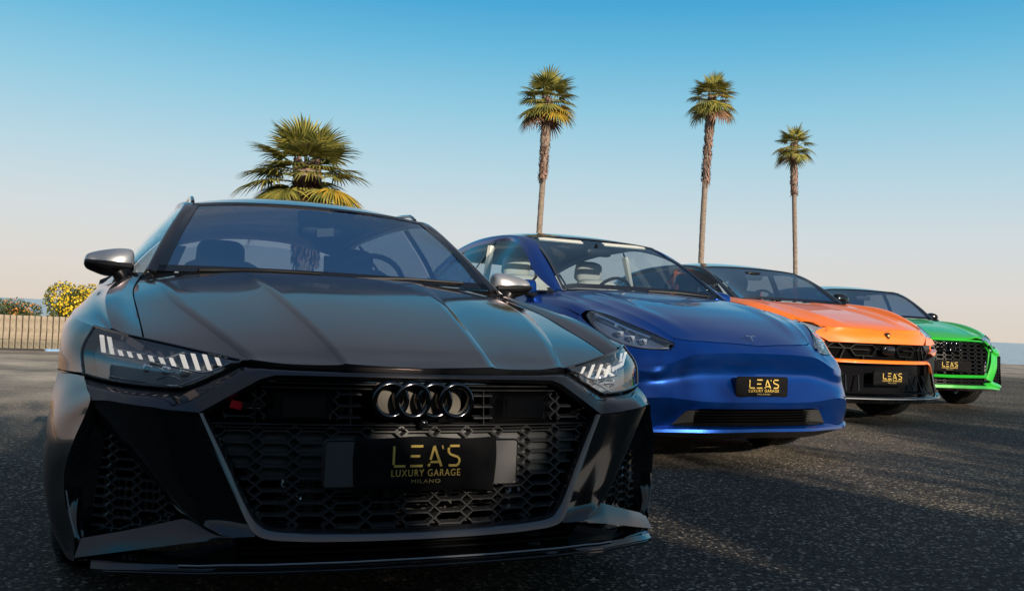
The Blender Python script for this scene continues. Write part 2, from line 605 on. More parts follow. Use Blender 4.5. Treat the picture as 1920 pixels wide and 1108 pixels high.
def interior(parent, y_dash, z_dash, y_seat, z_belt, w_, mt='cabin', seatm=None, z_head=None, y_rear=-2.35, wheel_mat='cabin', tail=None):
    seatm = seatm or mt
    m = MB()
    for sx in (-1, 1):
        t = MB()
        R = Matrix.Rotation(math.radians(-14), 3, 'X')
        rounded_block(t, (sx*w_*.5, y_seat, z_belt-.22), (.46, .15, .66), .45, R=R)
        rounded_block(t, (sx*w_*.5, y_seat+.26, z_belt-.52), (.48, .52, .16), .45)
        s_ = t.build('seat', seatm, parent, angle=60)
        t = MB()
        rounded_block(t, (sx*w_*.5, y_seat-.10, (z_head or z_belt+.15)), (.25, .11, .19), .5, R=R)
        t.build('headrest', seatm, s_, angle=60)
    t = MB()
    rounded_block(t, (0, y_rear, z_belt-.36), (w_*2.1, .18, .6), .3, R=Matrix.Rotation(math.radians(-14), 3, 'X'))
    s_ = t.build('rear_seat', seatm, parent, angle=60)
    for x in (-.42, .42):
        t = MB()
        rounded_block(t, (x, y_rear-.08, z_belt-.01), (.24, .09, .12), .5)
        t.build('headrest', seatm, s_, angle=60)
    t = MB()
    rounded_block(t, (0, y_dash-.02, z_dash-.16), (w_*2.6, .62, .30), .35, nu=24)
    t.build('dashboard', 'cabin', parent, angle=60)
    # steering wheel on the driver's side (-X)
    c = Vector((-w_*.5, y_dash-.36, z_dash-.02))
    R = Matrix.Rotation(math.radians(-25), 3, 'X')
    t = MB()
    t.tube([tuple(c + R @ Vector((.18*math.cos(q), 0, .18*math.sin(q)))) for q in [2*math.pi*i/28 for i in range(28)]], .014, 8, closed=True)
    for q in (0, math.pi, -math.pi/2):
        t.tube([tuple(c + R @ Vector((.05*math.cos(q), 0, .05*math.sin(q)))), tuple(c + R @ Vector((.18*math.cos(q), 0, .18*math.sin(q))))], .014, 6)
    rounded_block(t, c, (.13, .06, .11), .5, R=R)
    t.build('steering_wheel', 'cabin', parent, angle=60)
    # floor and firewall close the cabin
    t = MB()
    t.box((0, -1.5, .30), (1.5, 3.6, .04))
    t.build('cabin_floor', 'cabin', parent)
# ================================================================ the setting
def ground_mat():
    m = bpy.data.materials.new('asphalt')
    m.use_nodes = True
    t = m.node_tree
    b = t.nodes['Principled BSDF']
    l = t.links.new
    c = N(t, 'ShaderNodeTexCoord')
    # fine aggregate
    v = N(t, 'ShaderNodeTexVoronoi'); v.inputs['Scale'].default_value = 95
    l(c.outputs['Object'], v.inputs['Vector'])
    sp = N(t, 'ShaderNodeSeparateColor'); l(v.outputs['Color'], sp.inputs[0])
    agg = ramp(t, [(0.0, (.008, .0075, .007)), (.45, (.022, .0195, .017)), (.78, (.075, .062, .048)), (.93, (.25, .205, .15)), (1.0, (.62, .54, .43))])
    l(sp.outputs[0], agg.inputs[0])
    # paler tone further out and to the left: sunlight painted into the colour
    n1 = N(t, 'ShaderNodeTexNoise'); n1.inputs['Scale'].default_value = 1.1; n1.inputs['Detail'].default_value = 9; n1.inputs['Roughness'].default_value = .68
    l(c.outputs['Object'], n1.inputs['Vector'])
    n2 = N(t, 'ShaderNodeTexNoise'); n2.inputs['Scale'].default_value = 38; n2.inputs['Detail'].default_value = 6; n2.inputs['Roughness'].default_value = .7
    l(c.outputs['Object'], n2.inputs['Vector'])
    lit_tone = ramp(t, [(.25, (.24, .205, .17)), (.5, (.44, .39, .33)), (.72, (.66, .60, .52))])
    l(n2.outputs['Fac'], lit_tone.inputs[0])
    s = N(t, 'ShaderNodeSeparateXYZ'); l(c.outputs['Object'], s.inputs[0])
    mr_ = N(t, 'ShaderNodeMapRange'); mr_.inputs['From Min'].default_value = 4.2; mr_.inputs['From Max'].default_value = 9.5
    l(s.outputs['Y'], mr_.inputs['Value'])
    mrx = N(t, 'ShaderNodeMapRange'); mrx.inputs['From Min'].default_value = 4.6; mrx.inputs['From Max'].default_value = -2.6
    mrx.inputs['To Min'].default_value = .04; mrx.inputs['To Max'].default_value = 1.0  # right side stays dark, shade painted in by masking the pale tone
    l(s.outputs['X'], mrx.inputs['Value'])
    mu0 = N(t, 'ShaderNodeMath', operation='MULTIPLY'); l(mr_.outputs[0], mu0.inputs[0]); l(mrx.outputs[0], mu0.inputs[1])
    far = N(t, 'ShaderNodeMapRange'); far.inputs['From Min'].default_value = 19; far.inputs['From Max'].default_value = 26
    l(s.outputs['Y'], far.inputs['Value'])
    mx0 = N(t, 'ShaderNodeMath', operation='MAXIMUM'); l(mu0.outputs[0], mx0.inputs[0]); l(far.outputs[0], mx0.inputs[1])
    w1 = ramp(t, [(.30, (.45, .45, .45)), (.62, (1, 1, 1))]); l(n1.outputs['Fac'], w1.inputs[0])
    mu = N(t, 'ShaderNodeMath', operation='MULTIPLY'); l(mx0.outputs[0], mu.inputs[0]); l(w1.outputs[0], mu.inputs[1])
    mx = N(t, 'ShaderNodeMix', data_type='RGBA'); l(mu.outputs[0], mx.inputs[0]); l(agg.outputs[0], mx.inputs[6]); l(lit_tone.outputs[0], mx.inputs[7])
    # large stains
    n3 = N(t, 'ShaderNodeTexNoise'); n3.inputs['Scale'].default_value = .55; n3.inputs['Detail'].default_value = 5
    l(c.outputs['Object'], n3.inputs['Vector'])
    r3 = ramp(t, [(.34, (.48, .48, .50)), (.5, (.95, .93, .90)), (.66, (1.35, 1.28, 1.18))]); l(n3.outputs['Fac'], r3.inputs[0])
    mm = N(t, 'ShaderNodeMix', data_type='RGBA', blend_type='MULTIPLY'); mm.inputs[0].default_value = 1.0
    l(mx.outputs[2], mm.inputs[6]); l(r3.outputs[0], mm.inputs[7])
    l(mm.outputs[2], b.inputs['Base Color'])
    b.inputs['Roughness'].default_value = .82
    b.inputs['Specular IOR Level'].default_value = .35
    bp = N(t, 'ShaderNodeBump'); bp.inputs['Strength'].default_value = .9; bp.inputs['Distance'].default_value = .006
    va = N(t, 'ShaderNodeTexVoronoi'); va.inputs['Scale'].default_value = 80; l(c.outputs['Object'], va.inputs['Vector'])
    l(va.outputs['Distance'], bp.inputs['Height'])
    bp2 = N(t, 'ShaderNodeBump'); bp2.inputs['Strength'].default_value = .5; bp2.inputs['Distance'].default_value = .03
    l(n2.outputs['Fac'], bp2.inputs['Height']); l(bp.outputs[0], bp2.inputs['Normal'])
    l(bp2.outputs[0], b.inputs['Normal'])
    return m

def sheet(name, pts, z, material, kind='structure'):
    me = bpy.data.meshes.new(name)
    me.from_pydata([(x, y, z) for x, y in pts], [], [tuple(range(len(pts)))])
    me.update()
    if me.polygons[0].normal.z < 0:
        me.flip_normals()
    o = link(name, me, material)
    o['kind'] = kind
    return o

# the lot, a slab standing above the bank
lot_pts = [(-60, -60), (60, -60), (60, 34.3), (8, 34.3), (3, 19.5), (-8, 14.0), (-60, -12)]
m = MB()
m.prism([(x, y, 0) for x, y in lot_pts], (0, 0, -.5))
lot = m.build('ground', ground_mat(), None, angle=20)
lot['kind'] = 'structure'
bank_m = mat('earth', (.10, .085, .06), rough=.9, noise=(3, (.19, .16, .11), .35, .7), bump=(8, .5, .05))
sheet('bank', [(-200, -200), (200, -200), (200, 44), (-200, 50)], -.58, bank_m)

sea_m = bpy.data.materials.new('sea_water')
sea_m.use_nodes = True
t_ = sea_m.node_tree
b_ = t_.nodes['Principled BSDF']
b_.inputs['Base Color'].default_value = (.46, .55, .60, 1)
b_.inputs['Roughness'].default_value = .34
b_.inputs['IOR'].default_value = 1.33
c_ = N(t_, 'ShaderNodeTexCoord'); n_ = N(t_, 'ShaderNodeTexNoise'); n_.inputs['Scale'].default_value = .55; n_.inputs['Detail'].default_value = 9; n_.inputs['Roughness'].default_value = .65
bp_ = N(t_, 'ShaderNodeBump'); bp_.inputs['Strength'].default_value = 1.0; bp_.inputs['Distance'].default_value = 1.2
t_.links.new(c_.outputs['Object'], n_.inputs['Vector']); t_.links.new(n_.outputs['Fac'], bp_.inputs['Height']); t_.links.new(bp_.outputs[0], b_.inputs['Normal'])
sheet('sea', [(-9000, 40), (9000, 40), (9000, 12000), (-9000, 12000)], -2.6, sea_m)

# ---------------------------------------------------------------- low wall of upright concrete staves
conc = mat('concrete', (.15, .12, .085), rough=.85, noise=(9, (.36, .295, .22), .32, .68), bump=(30, .5, .01))
conc_low = mat('concrete_base', (.13, .11, .08), rough=.9, noise=(12, (.30, .26, .20), .35, .7), bump=(30, .5, .01))
wall = empty('concrete_wall', (-8, 14.05, 0), math.atan2(5.5, 11))
tag(wall, 'low pale wall of upright concrete staves at the edge of the lot', 'wall')
def stave_mesh(low, seed):
    r = random.Random(seed)
    m = MB()
    z0, z1 = (.02, .17) if low else (.17, .545)
    w_, d_ = .0422, .035 if low else .03
    prof = [(-w_, 0), (-w_*.8, -d_), (-w_*.3, -d_*1.15), (w_*.3, -d_*1.15), (w_*.8, -d_), (w_, 0), (w_, .10), (-w_, .10)]
    zs = [z0, z1] if low else [z0, .355, .359, z1-.012, z1]
    V, F = [], []
    for i, z in enumerate(zs):
        s = .93 if (not low and i == len(zs)-1) else 1.0
        jx = r.uniform(-.002, .002)
        for x, y in prof:
            V.append((x*s + jx, y*s, z))
    n = len(prof)
    for i in range(len(zs)-1):
        for k in range(n):
            F.append((i*n+k, i*n+(k+1) % n, (i+1)*n+(k+1) % n, (i+1)*n+k))
    F.append(tuple((len(zs)-1)*n + k for k in range(n)))
    m.add(V, F)
    return m
sm = [stave_mesh(False, i).build('stave', conc, wall, angle=25) for i in range(3)]
sl = [stave_mesh(True, i+9).build('base_block', conc_low, wall, angle=25) for i in range(2)]
protos = [(o, 'u') for o in sm] + [(o, 'l') for o in sl]
for i in range(76):
    x = -4.0 + i*.0855
    for kind_, lst in (('stave', sm), ('base_block', sl)):
        src_ = lst[i % len(lst)]
        if i < len(lst):
            o = src_
        else:
            o = src_.copy()
            COL.objects.link(o)
        o.location = (x + random.uniform(-.002, .002), random.uniform(-.006, .006), random.uniform(-.005, .004))
        o.rotation_euler = (random.uniform(-.008, .008), 0, random.uniform(-.03, .03))
m = MB()
m.box((6.2, .06, .28), (7.2, .10, .52)); m.box((-8.5, .06, .28), (8.5, .10, .52))
m.box((0, .13, .26), (26, .05, .48))
m.build('backing_slab', conc, wall)
# kerb below the wall: dark strip with a blue painted length
kb = mat('blue_kerb_paint', (.10, .24, .46), rough=.6, noise=(20, (.22, .34, .50), .4, .65))
kd = mat('dark_kerb', (.03, .03, .03), rough=.9)
m = MB(); m.box((-1.3, -.10, .012), (4.05, .07, .045)); o = m.build('kerb', kd, wall)
m = MB(); m.box((1.42, -.10, .012), (1.35, .07, .045)); o = m.build('kerb', kb, wall); o['label'] = 'kerb length painted blue'

# ---------------------------------------------------------------- plants
def leaf_mat(name, c1, c2, trans=.25, rough=.55):
    m = bpy.data.materials.new(name)
    m.use_nodes = True
    t = m.node_tree
    b = t.nodes['Principled BSDF']
    g = N(t, 'ShaderNodeNewGeometry')
    r = ramp(t, [(0, c1), (1, c2)])
    t.links.new(g.outputs['Random Per Island'], r.inputs[0])
    t.links.new(r.outputs[0], b.inputs['Base Color'])
    b.inputs['Roughness'].default_value = rough
    tr = N(t, 'ShaderNodeBsdfTranslucent')
    t.links.new(r.outputs[0], tr.inputs['Color'])
    mx = N(t, 'ShaderNodeMixShader'); mx.inputs[0].default_value = trans
    t.links.new(b.outputs[0], mx.inputs[1]); t.links.new(tr.outputs[0], mx.inputs[2])
    t.links.new(mx.outputs[0], t.nodes['Material Output'].inputs['Surface'])
    return m
bush_leaf = leaf_mat('bush_leaf', (.035, .055, .02), (.12, .15, .05))
yellow_f = leaf_mat('yellow_petal', (.75, .48, .01), (.95, .72, .04), .35)
orange_f = leaf_mat('orange_petal', (.80, .22, .03), (.85, .40, .10), .35)

def tri_leaves(n, pos_fn, size, rnd, tilt_up=.3):
    V, F = [], []
    for _ in range(n):
        p, out = pos_fn(rnd)
        a = rnd.uniform(0, 2*math.pi)
        d = Vector((out[0] + rnd.uniform(-.8, .8), out[1] + rnd.uniform(-.8, .8), out[2] + rnd.uniform(-.5, .9))).normalized()
        s_ = d.cross(Vector((math.cos(a), math.sin(a), rnd.uniform(-1, 1)))).normalized()
        L_ = size * rnd.uniform(.6, 1.3)
        k = len(V)
        q = Vector(p)
        V += [q, q + d*L_*.5 + s_*L_*.22, q + d*L_, q + d*L_*.5 - s_*L_*.22]
        F.append((k, k+1, k+2, k+3))
    return V, F

def shrub(name, loc, rx, ry, rz, n, size, leafm, label, cat, flowers=None, seed=1, fl_n=300, fl_size=.035):
    root = empty(name, loc)
    tag(root, label, cat)
    rnd = random.Random(seed)
    lumps = [(Vector((rnd.uniform(-.6, .6)*rx, rnd.uniform(-.6, .6)*ry, rnd.uniform(.25, .75)*rz)), rnd.uniform(.35, .6)) for _ in range(14)]
    def pos(r):
        c, s = r.choice(lumps)
        v = Vector((r.gauss(0, 1), r.gauss(0, 1), r.gauss(0, 1))).normalized()
        q = r.uniform(.45, 1)**.5
        p = c + Vector((v.x*rx*s*q, v.y*ry*s*q, v.z*rz*s*q*.8))
        p.z = max(p.z, .02)
        return p, v
    V, F = tri_leaves(n, pos, size, rnd)
    m = MB(); m.add(V, F); m.build('foliage', leafm, root, angle=None, fix=False)
    m = MB()
    for k in range(9):
        a = rnd.uniform(0, 6.28)
        e = Vector((math.cos(a)*rx*.6, math.sin(a)*ry*.6, rz*rnd.uniform(.5, .85)))
        m.tube([(0, 0, 0), tuple(e*.5 + Vector((0, 0, .05))), tuple(e)], [.02, .012, .005], 5)
    m.build('stems', mat('twig', (.10, .07, .05), rough=.9), root)
    if flowers:
        V, F = [], []
        for _ in range(fl_n):
            c, s = rnd.choice(lumps)
            v = Vector((rnd.gauss(0, 1), rnd.gauss(0, 1)-.6, rnd.gauss(0, 1)+.4)).normalized()
            p = c + Vector((v.x*rx*s, v.y*ry*s, v.z*rz*s*.85))
            if p.z < .03: continue
            u = v.cross(Vector((.3, .2, 1))).normalized(); w2 = v.cross(u)
            R_ = fl_size*rnd.uniform(.6, 1.2)
            base = len(V)
            V.append(p + v*.012)
            for k in range(10):
                q = 2*math.pi*k/10
                rr = R_*(1 if k % 2 == 0 else .62)
                V.append(p + v*(.02) + u*math.cos(q)*rr + w2*math.sin(q)*rr)
            for k in range(10):
                F.append((base, base+1+k, base+1+(k+1) % 10))
        m = MB(); m.add(V, F)
        o = m.build('blossoms', flowers, root, angle=None, fix=False)
        o['kind'] = 'stuff'
    return root
shrub('flowering_bush', (-7.22, 15.1, .30), .56, .46, .72, 7500, .05, bush_leaf, 'round bush covered in yellow flowers behind the low concrete wall', 'bush', yellow_f, 3, 1500, .022)
shrub('low_hedge_plant', (-8.35, 15.0, .28), .62, .35, .46, 6000, .045, bush_leaf, 'low green plant with orange blossoms at the far left end behind the wall', 'plant', orange_f, 5, 300, .020)
shrub('low_hedge_plant', (-9.9, 14.6, .28), .60, .35, .40, 2500, .045, bush_leaf, 'low green plant beyond the frame edge behind the wall', 'plant', orange_f, 8, 60, .028)

# ---------------------------------------------------------------- palms
frond_green = leaf_mat('frond_green', (.05, .085, .025), (.44, .38, .09), .28, .32)
frond_gold = leaf_mat('frond_gold', (.20, .22, .045), (.72, .43, .05), .35, .5)
frond_dead = leaf_mat('frond_brown', (.10, .05, .03), (.28, .15, .09), .15, .8)
bark = mat('palm_bark', (.10, .06, .045), rough=.95, noise=(22, (.34, .25, .20), .35, .68), bump=(40, .9, .02))
bark_low = mat('palm_bark_bare', (.13, .10, .08), rough=.9, noise=(16, (.28, .22, .18), .35, .65), bump=(50, .7, .012))
fibre = leaf_mat('palm_fibre', (.07, .04, .03), (.36, .22, .17), .1, .9)

def fan(V, F, hub, d, up_, R_, n, spread, rnd, droop=.5, wide=1.0):
    """palmate leaf: n folded segments from hub"""
    d = d.normalized()
    s = d.cross(up_).normalized()
    nn = s.cross(d).normalized()
    for k in range(n):
        a = (k/(n-1) - .5)*spread
        rr = R_*(1 - .22*abs(a/spread*2)**2)*rnd.uniform(.88, 1.06)
        dd = (d*math.cos(a) + s*math.sin(a)).normalized()
        tt = dd.cross(nn).normalized()
        dr = droop*rnd.uniform(.6, 1.4)
        wmax = wide*R_*spread/n*.62
        pts = []
        for q, wf in ((.06, .25), (.42, 1.0), (.75, .62), (1.0, .04)):
            sag = -dr*q*q*q*R_*.55
            c = hub + dd*rr*q + Vector((0, 0, sag)) + nn*(.05*math.cos(a)*R_*math.sin(q*3))
            pts.append((c, wf*wmax))
        b = len(V)
        for c, w_ in pts:
            V += [c - tt*w_*.5 + nn*w_*.22, c, c + tt*w_*.5 + nn*w_*.22]
        for i in range(len(pts)-1):
            F.append((b+3*i, b+3*i+1, b+3*i+4, b+3*i+3))
            F.append((b+3*i+1, b+3*i+2, b+3*i+5, b+3*i+4))

def palm(loc, H, crown_r, r_top, r_base, lean, label, seed, skirt_len=1.6, fronds=30, trunk_lo=0.0, hi=True, gold=7):
    root = empty('palm_tree', loc)
    tag(root, label, 'palm tree', 'palms standing behind the cars')
    rnd = random.Random(seed)
    Hc = H - crown_r*.75                      # height of the growing point
    def axis(z):
        q = z/Hc
        return Vector((lean[0]*q + .05*math.sin(q*5+seed), lean[1]*q, z))
    V, F = [], []
    nz, na = 90, 16
    for i in range(nz+1):
        z = Hc*i/nz
        q = i/nz
        top = Hc - z < skirt_len
        r = r_base + (r_top*.62 - r_base)*min(q*1.3, 1)
        if top:
            k = 1 - (Hc - z)/skirt_len
            r = r*(1-min(1, k*3)) + r_top*min(1, k*3)*(.88 + .14*math.sin(k*9+seed))
        for k in range(na):
            a = 2*math.pi*k/na
            rr = r*(1 + rnd.uniform(-.07, .07)*(2.2 if top else .8))
            c = axis(z)
            V.append(c + Vector((math.cos(a)*rr, math.sin(a)*rr, 0)))
    for i in range(nz):
        for k in range(na):
            F.append((i*na+k, i*na+(k+1) % na, (i+1)*na+(k+1) % na, (i+1)*na+k))
    m = MB(); m.add(V, F)
    tr = m.build('trunk', bark_low, root, angle=60)
    # old leaf bases and hanging fibre on the upper trunk
    V, F = [], []
    nb = int(900 if hi else 420)
    for _ in range(nb):
        z = Hc - skirt_len*rnd.random()**1.1*1.05
        a = rnd.uniform(0, 2*math.pi)
        c = axis(z) + Vector((math.cos(a), math.sin(a), 0))*r_top*.85
        o_ = Vector((math.cos(a), math.sin(a), 0))
        t = Vector((-math.sin(a), math.cos(a), 0))
        L_ = rnd.uniform(.08, .20)*(r_top/.17)
        w_ = rnd.uniform(.02, .05)*(r_top/.17)
        e = c + o_*rnd.uniform(.01, .07) + Vector((0, 0, rnd.choice((1, 1, -1))*L_)) + t*rnd.uniform(-.03, .03)
        b = len(V)
        V += [c - t*w_, c + t*w_, e + t*w_*.5, e - t*w_*.5]
        F.append((b, b+1, b+2, b+3))
    m = MB(); m.add(V, F)
    o = m.build('fibre', fibre, root, angle=None, fix=False)
    o['kind'] = 'stuff'
    # fronds, each one its own part
    top = axis(Hc)
    ang = 2.39996
    for k in range(fronds):
        q = k/(fronds-1)                         # 0 = top spears, 1 = lowest, oldest
        a = k*ang + rnd.uniform(-.3, .3)
        elev = math.radians(70 - 88*q**.9 + rnd.uniform(-9, 9))
        d = Vector((math.cos(a)*math.cos(elev), math.sin(a)*math.cos(elev), math.sin(elev)))
        Lp = crown_r*rnd.uniform(.42, .54)
        start = top + Vector((0, 0, -.30*q*crown_r))
        sag = .10 + .16*q
        hub = start + d*Lp + Vector((0, 0, -sag*Lp))
        mid = start + d*Lp*.5 + Vector((0, 0, -sag*.25*Lp))
        d2 = (d + Vector((0, 0, -.25 - .45*q))).normalized()
        upv = Vector((0, 0, 1)) if abs(d2.z) < .93 else Vector((-d2.x, -d2.y, .2))
        V, F = [], []
        old = q > .94 and rnd.random() < .5
        gold_ = (not old) and ((q > .5 and math.cos(a) > .3 and rnd.random() < gold/9) or k == int(fronds*.66))
        fan(V, F, hub, d2, upv, crown_r*rnd.uniform(.50, .62), 34 if hi else 22, math.radians(rnd.uniform(170, 235)), rnd, .08 + .42*q, 1.0)
        n0 = len(V)
        mm_ = MB(); mm_.add(V, F)
        mm_.tube([start, mid, hub], [.018*crown_r, .012*crown_r, .009*crown_r], 5)
        mm_.build('frond', frond_dead if old else (frond_gold if gold_ else frond_green), root, angle=None, fix=False)
    # a few hanging seed stalks
    m = MB()
    for k in range(5 if hi else 2):
        a = rnd.uniform(0, 6.28)
        p0 = top + Vector((0, 0, -.2))
        for j in range(26):
            e = p0 + Vector((math.cos(a)*.35 + rnd.uniform(-.14, .14), math.sin(a)*.35 + rnd.uniform(-.14, .14), -.35 + rnd.uniform(-.22, .12)))*crown_r
            m.tube([tuple(p0 + Vector((math.cos(a), math.sin(a), 0))*.2*crown_r), tuple(e)], .007*crown_r, 3)
    o = m.build('seed_stalks', frond_dead, root, angle=None)
    o['kind'] = 'stuff'
    return root
B0 = -.55
palm((-3.98, 17.0, B0), 4.95, 1.30, .26, .20, (.04, 0), 'broad palm with golden lower fronds rising right behind the roof of the black car', 11, 1.5, 40, hi=True, gold=6)
palm((.86, 30.0, B0), 9.65, 1.14, .16, .085, (-.04, 0), 'tall thin palm above the roof of the blue car, leftmost of three slender ones', 22, 2.6, 34, hi=False, gold=5)
palm((7.36, 36.0, B0), 11.5, 1.14, .185, .105, (.26, 0), 'tallest palm, with a shaggy upper trunk, rising behind the orange car', 33, 3.4, 32, hi=False, gold=4)
palm((12.52, 40.0, B0), 10.5, 1.02, .16, .09, (-.28, 0), 'smaller slender palm at the right end of the row above the orange car', 44, 2.2, 26, hi=False, gold=2)

# ---------------------------------------------------------------- unseen hedge added behind the camera to cast shade on the foreground
dark_leaf = leaf_mat('tree_leaf', (.018, .03, .012), (.05, .075, .03), .15)
def hedge_top(x):
    ramp_ = float(np.interp(x, [-28, 11.8, 13.6, 16.8, 32], [5.35, 5.35, 6.35, 6.95, 6.9]))
    return ramp_ + .09*math.sin(x*.9+.6) + .08*math.sin(x*2.3+1) - 1.6*math.exp(-((x-7.95)/.38)**2) - 1.2*math.exp(-((x-10.1)/.35)**2) - 1.25*math.exp(-((x-6.4)/.42)**2)  # height and notches shaped to drop sun patches on grille and ground
rnd = random.Random(4)
hr = empty('shade_hedge', (0, -9, 0))
tag(hr, 'tall dark hedge added out of view behind the camera to shade the foreground', 'hedge')
V, F = [], []
nx = 160
for i in range(nx+1):
    x = -28 + 60*i/nx
    h = hedge_top(x) - .35
    for (y, z) in ((-.7, 0), (-.8, h*.5), (-.5, h), (.5, h), (.8, h*.5), (.7, 0)):
        V.append((x, y + rnd.uniform(-.12, .12), z + (rnd.uniform(-.12, .12) if z > 0 else 0)))
for i in range(nx):
    for k in range(5):
        F.append((i*6+k, i*6+k+1, (i+1)*6+k+1, (i+1)*6+k))
m = MB(); m.add(V, F); m.build('branches', mat('hedge_core', (.02, .025, .012), rough=.95), hr, angle=None)
def hp(r):
    x = r.uniform(-28, 32)
    h = hedge_top(x)
    z = h - abs(r.gauss(0, .35)) + .15 if r.random() < .6 else r.uniform(0, h)
    y = r.uniform(-.9, .9)
    return Vector((x, y, z)), Vector((0, .6, .5))
V, F = tri_leaves(26000, hp, .16, rnd)
m = MB(); m.add(V, F); o = m.build('foliage', dark_leaf, hr, angle=None, fix=False)
# ================================================================ generic greenhouse used by all four cars
def lerp_pts(a, b, t):
    return tuple(np.array(a)*(1-t) + np.array(b)*t)

def greenhouse(car, cowl, wtop, rail, outer, belt, roofc, paint_m, roof_m, pillar_m, rtop_z=None, rear_base=None, wind='windscreen', splits=((.0, .40, .44), (.44, .78, .81), (.81, 1.0, 1.0)), bulge=.02, frit=True):
    """cowl, wtop: centre -> corner. rail: from wtop corner to the rear (roof edge). outer: window top line from the
    cowl corner up the pillar and back. belt: window foot line. roofc: centre line of the roof, front -> rear."""
    mid = [lerp_pts(a, b, .5) for a, b in zip(resample(cowl, 7), resample(wtop, 7))]
    mid = [(x, y + bulge*(1 - .6*(x/.7)**2), z + bulge) for x, y, z in mid]
    patch('windscreen', [cowl, mid, wtop], 28, 14, wind, car, 'whole')
    # ceramic border of the screen, a hair above the glass
    if frit:
        G = grid_from([cowl, mid, wtop], 40, 30)
        off = np.array([0, .004, .003])
        def strip(Gs):
            V, F = mesh_grid(Gs + off, 0)
            return V, F
        m = MB()
        for Gs in (G[:3, :], G[-2:, :], G[:, -3:]):
            V, F = strip(Gs); V, F = add_mirror(V, F); m.add(V, F)
        m.build('screen_border', 'gloss_black', car, angle=None, fix=False)
    # roof
    rows = []
    rl = resample(rail, 16)
    rc = resample(roofc, 16)
    for k in range(16):
        a, b = rc[k], rl[k]
        pts = []
        for q in np.linspace(0, 1, 7):
            x = b[0]*q
            pts.append((x, a[1]*(1-q*q) + b[1]*q*q, b[2] + (a[2]-b[2])*(1 - q**2.2)))
        rows.append(pts)
    patch('roof', rows, 18, 30, roof_m, car, 'whole', ref=(0, -1.5, .2), angle=60)
    # pillar + roof rail strip
    inner = [cowl[-1], lerp_pts(cowl[-1], wtop[-1], .5), wtop[-1]] + list(rail[1:])
    inner[1] = (inner[1][0], inner[1][1] + bulge*.6, inner[1][2] + bulge*.6)
    n = 40
    I = resample(inner, n); O = resample(outer, n)
    Mid = (I + O)/2 + np.array([.012, .0, .012])
    patch('roof_pillar', [I, Mid, O], n, 6, pillar_m, car, 'two', skirt=.01, ref=(0, -1.4, .9), angle=60)
    # side windows and uprights
    Bl = resample(belt, 80); Ol = resample(outer, 80)
    def seg(arr, t0, t1, k=24):
        return [tuple(arr[int(round(np.clip(t, 0, 1)*(len(arr)-1)))]) for t in np.linspace(t0, t1, k)]
    for a, b, c in splits:
        bot, top = seg(Bl, a, b), seg(Ol, a, b)
        mid_ = [tuple((np.array(p)+np.array(q))/2 + np.array([.014, 0, 0])) for p, q in zip(bot, top)]
        patch('side_window', [bot, mid_, top], 24, 6, 'side_glass', car, 'two', ref=(0, -1.4, .9))
        if c > b:
            bot, top = seg(Bl, b, c, 4), seg(Ol, b, c, 4)
            bot = [(x+.006, y, z) for x, y, z in bot]; top = [(x+.006, y, z) for x, y, z in top]
            mid_ = [tuple((np.array(p)+np.array(q))/2 + np.array([.016, 0, 0])) for p, q in zip(bot, top)]
            patch('door_pillar', [bot, mid_, top], 4, 6, 'gloss_black', car, 'two', ref=(0, -1.4, .9))
    # strip along the foot of the windows
    two(lambda m: m.tube([(x+.006, y, z) for x, y, z in resample(belt, 30)], .010, 6), 'window_trim', 'gloss_black', car)

def body_side(car, rows, paint_m, nu=60, nv=20, lines=(), label=None):
    patch('side_panel', rows, nu, nv, paint_m, car, 'two', skirt=.02, ref=(0, -1.4, .4), angle=50)

def arch_z(y, wy, wz, r, zmin):
    d = r*r - (y-wy)**2
    return max(zmin, wz + math.sqrt(d)) if d > 0 else zmin

# ================================================================ black estate car
black = car_root('parked_car', (-.53638, 3.22323), .382893, 'glossy black estate car with honeycomb grille and grey mirror caps, nearest of the four', 'car', 'cars parked side by side on the lot')
P_ = 'black_paint'
# ---- bonnet: one surface with two creases each side
def tabf(t):
    xs = sorted(t)
    return lambda q: float(np.interp(q, [a for a, b in xs], [b for a, b in xs]))
zc = tabf([(-.62, .968), (-.41, .948), (-.18, .908), (.09, .853), (.37, .790), (.6, .734), (.75, .693), (.80, .675), (.815, .664)])
zg = tabf([(-.62, .935), (-.46, .916), (-.28, .886), (-.09, .856), (.09, .821), (.37, .768), (.574, .722), (.68, .69), (.8, .66)])
gx = tabf([(-.62, .725), (-.46, .733), (-.28, .747), (-.09, .745), (.09, .732), (.37, .714), (.574, .70), (.8, .69)])
r1 = tabf([(-.62, .36), (-.41, .345), (-.09, .312), (.18, .282), (.46, .248), (.75, .216), (.85, .205)])
r2 = tabf([(-.62, .72), (-.46, .69), (-.18, .665), (.09, .628), (.41, .545), (.58, .495), (.73, .445), (.85, .42)])
def smooth_f(f):
    return lambda q: (f(q-.05) + f(q) + f(q+.05) + f(q-.1) + f(q+.1))/5
zc, zg, gx, r1, r2 = [smooth_f(f) for f in (zc, zg, gx, r1, r2)]
FE = [(0, .812), (.21, .797), (.36, .773), (.44, .745), (.466, .729), (.53, .694), (.60, .647), (.697, .576)]
RE = [(0, -.600), (.37, -.565), (.60, -.505), (.69, -.475), (.735, -.45)]
fe = lambda x: float(np.interp(x, [a for a, b in FE], [b for a, b in FE]))
re_ = lambda x: float(np.interp(x, [a for a, b in RE], [b for a, b in RE]))
def hood_x(u, y):
    a, b, g = r1(y), r2(y), gx(y)
    if u < .4: return a*u/.4
    if u < .75: return a + (b-a)*(u-.4)/.35
    return b + (g-b)*(u-.75)/.25
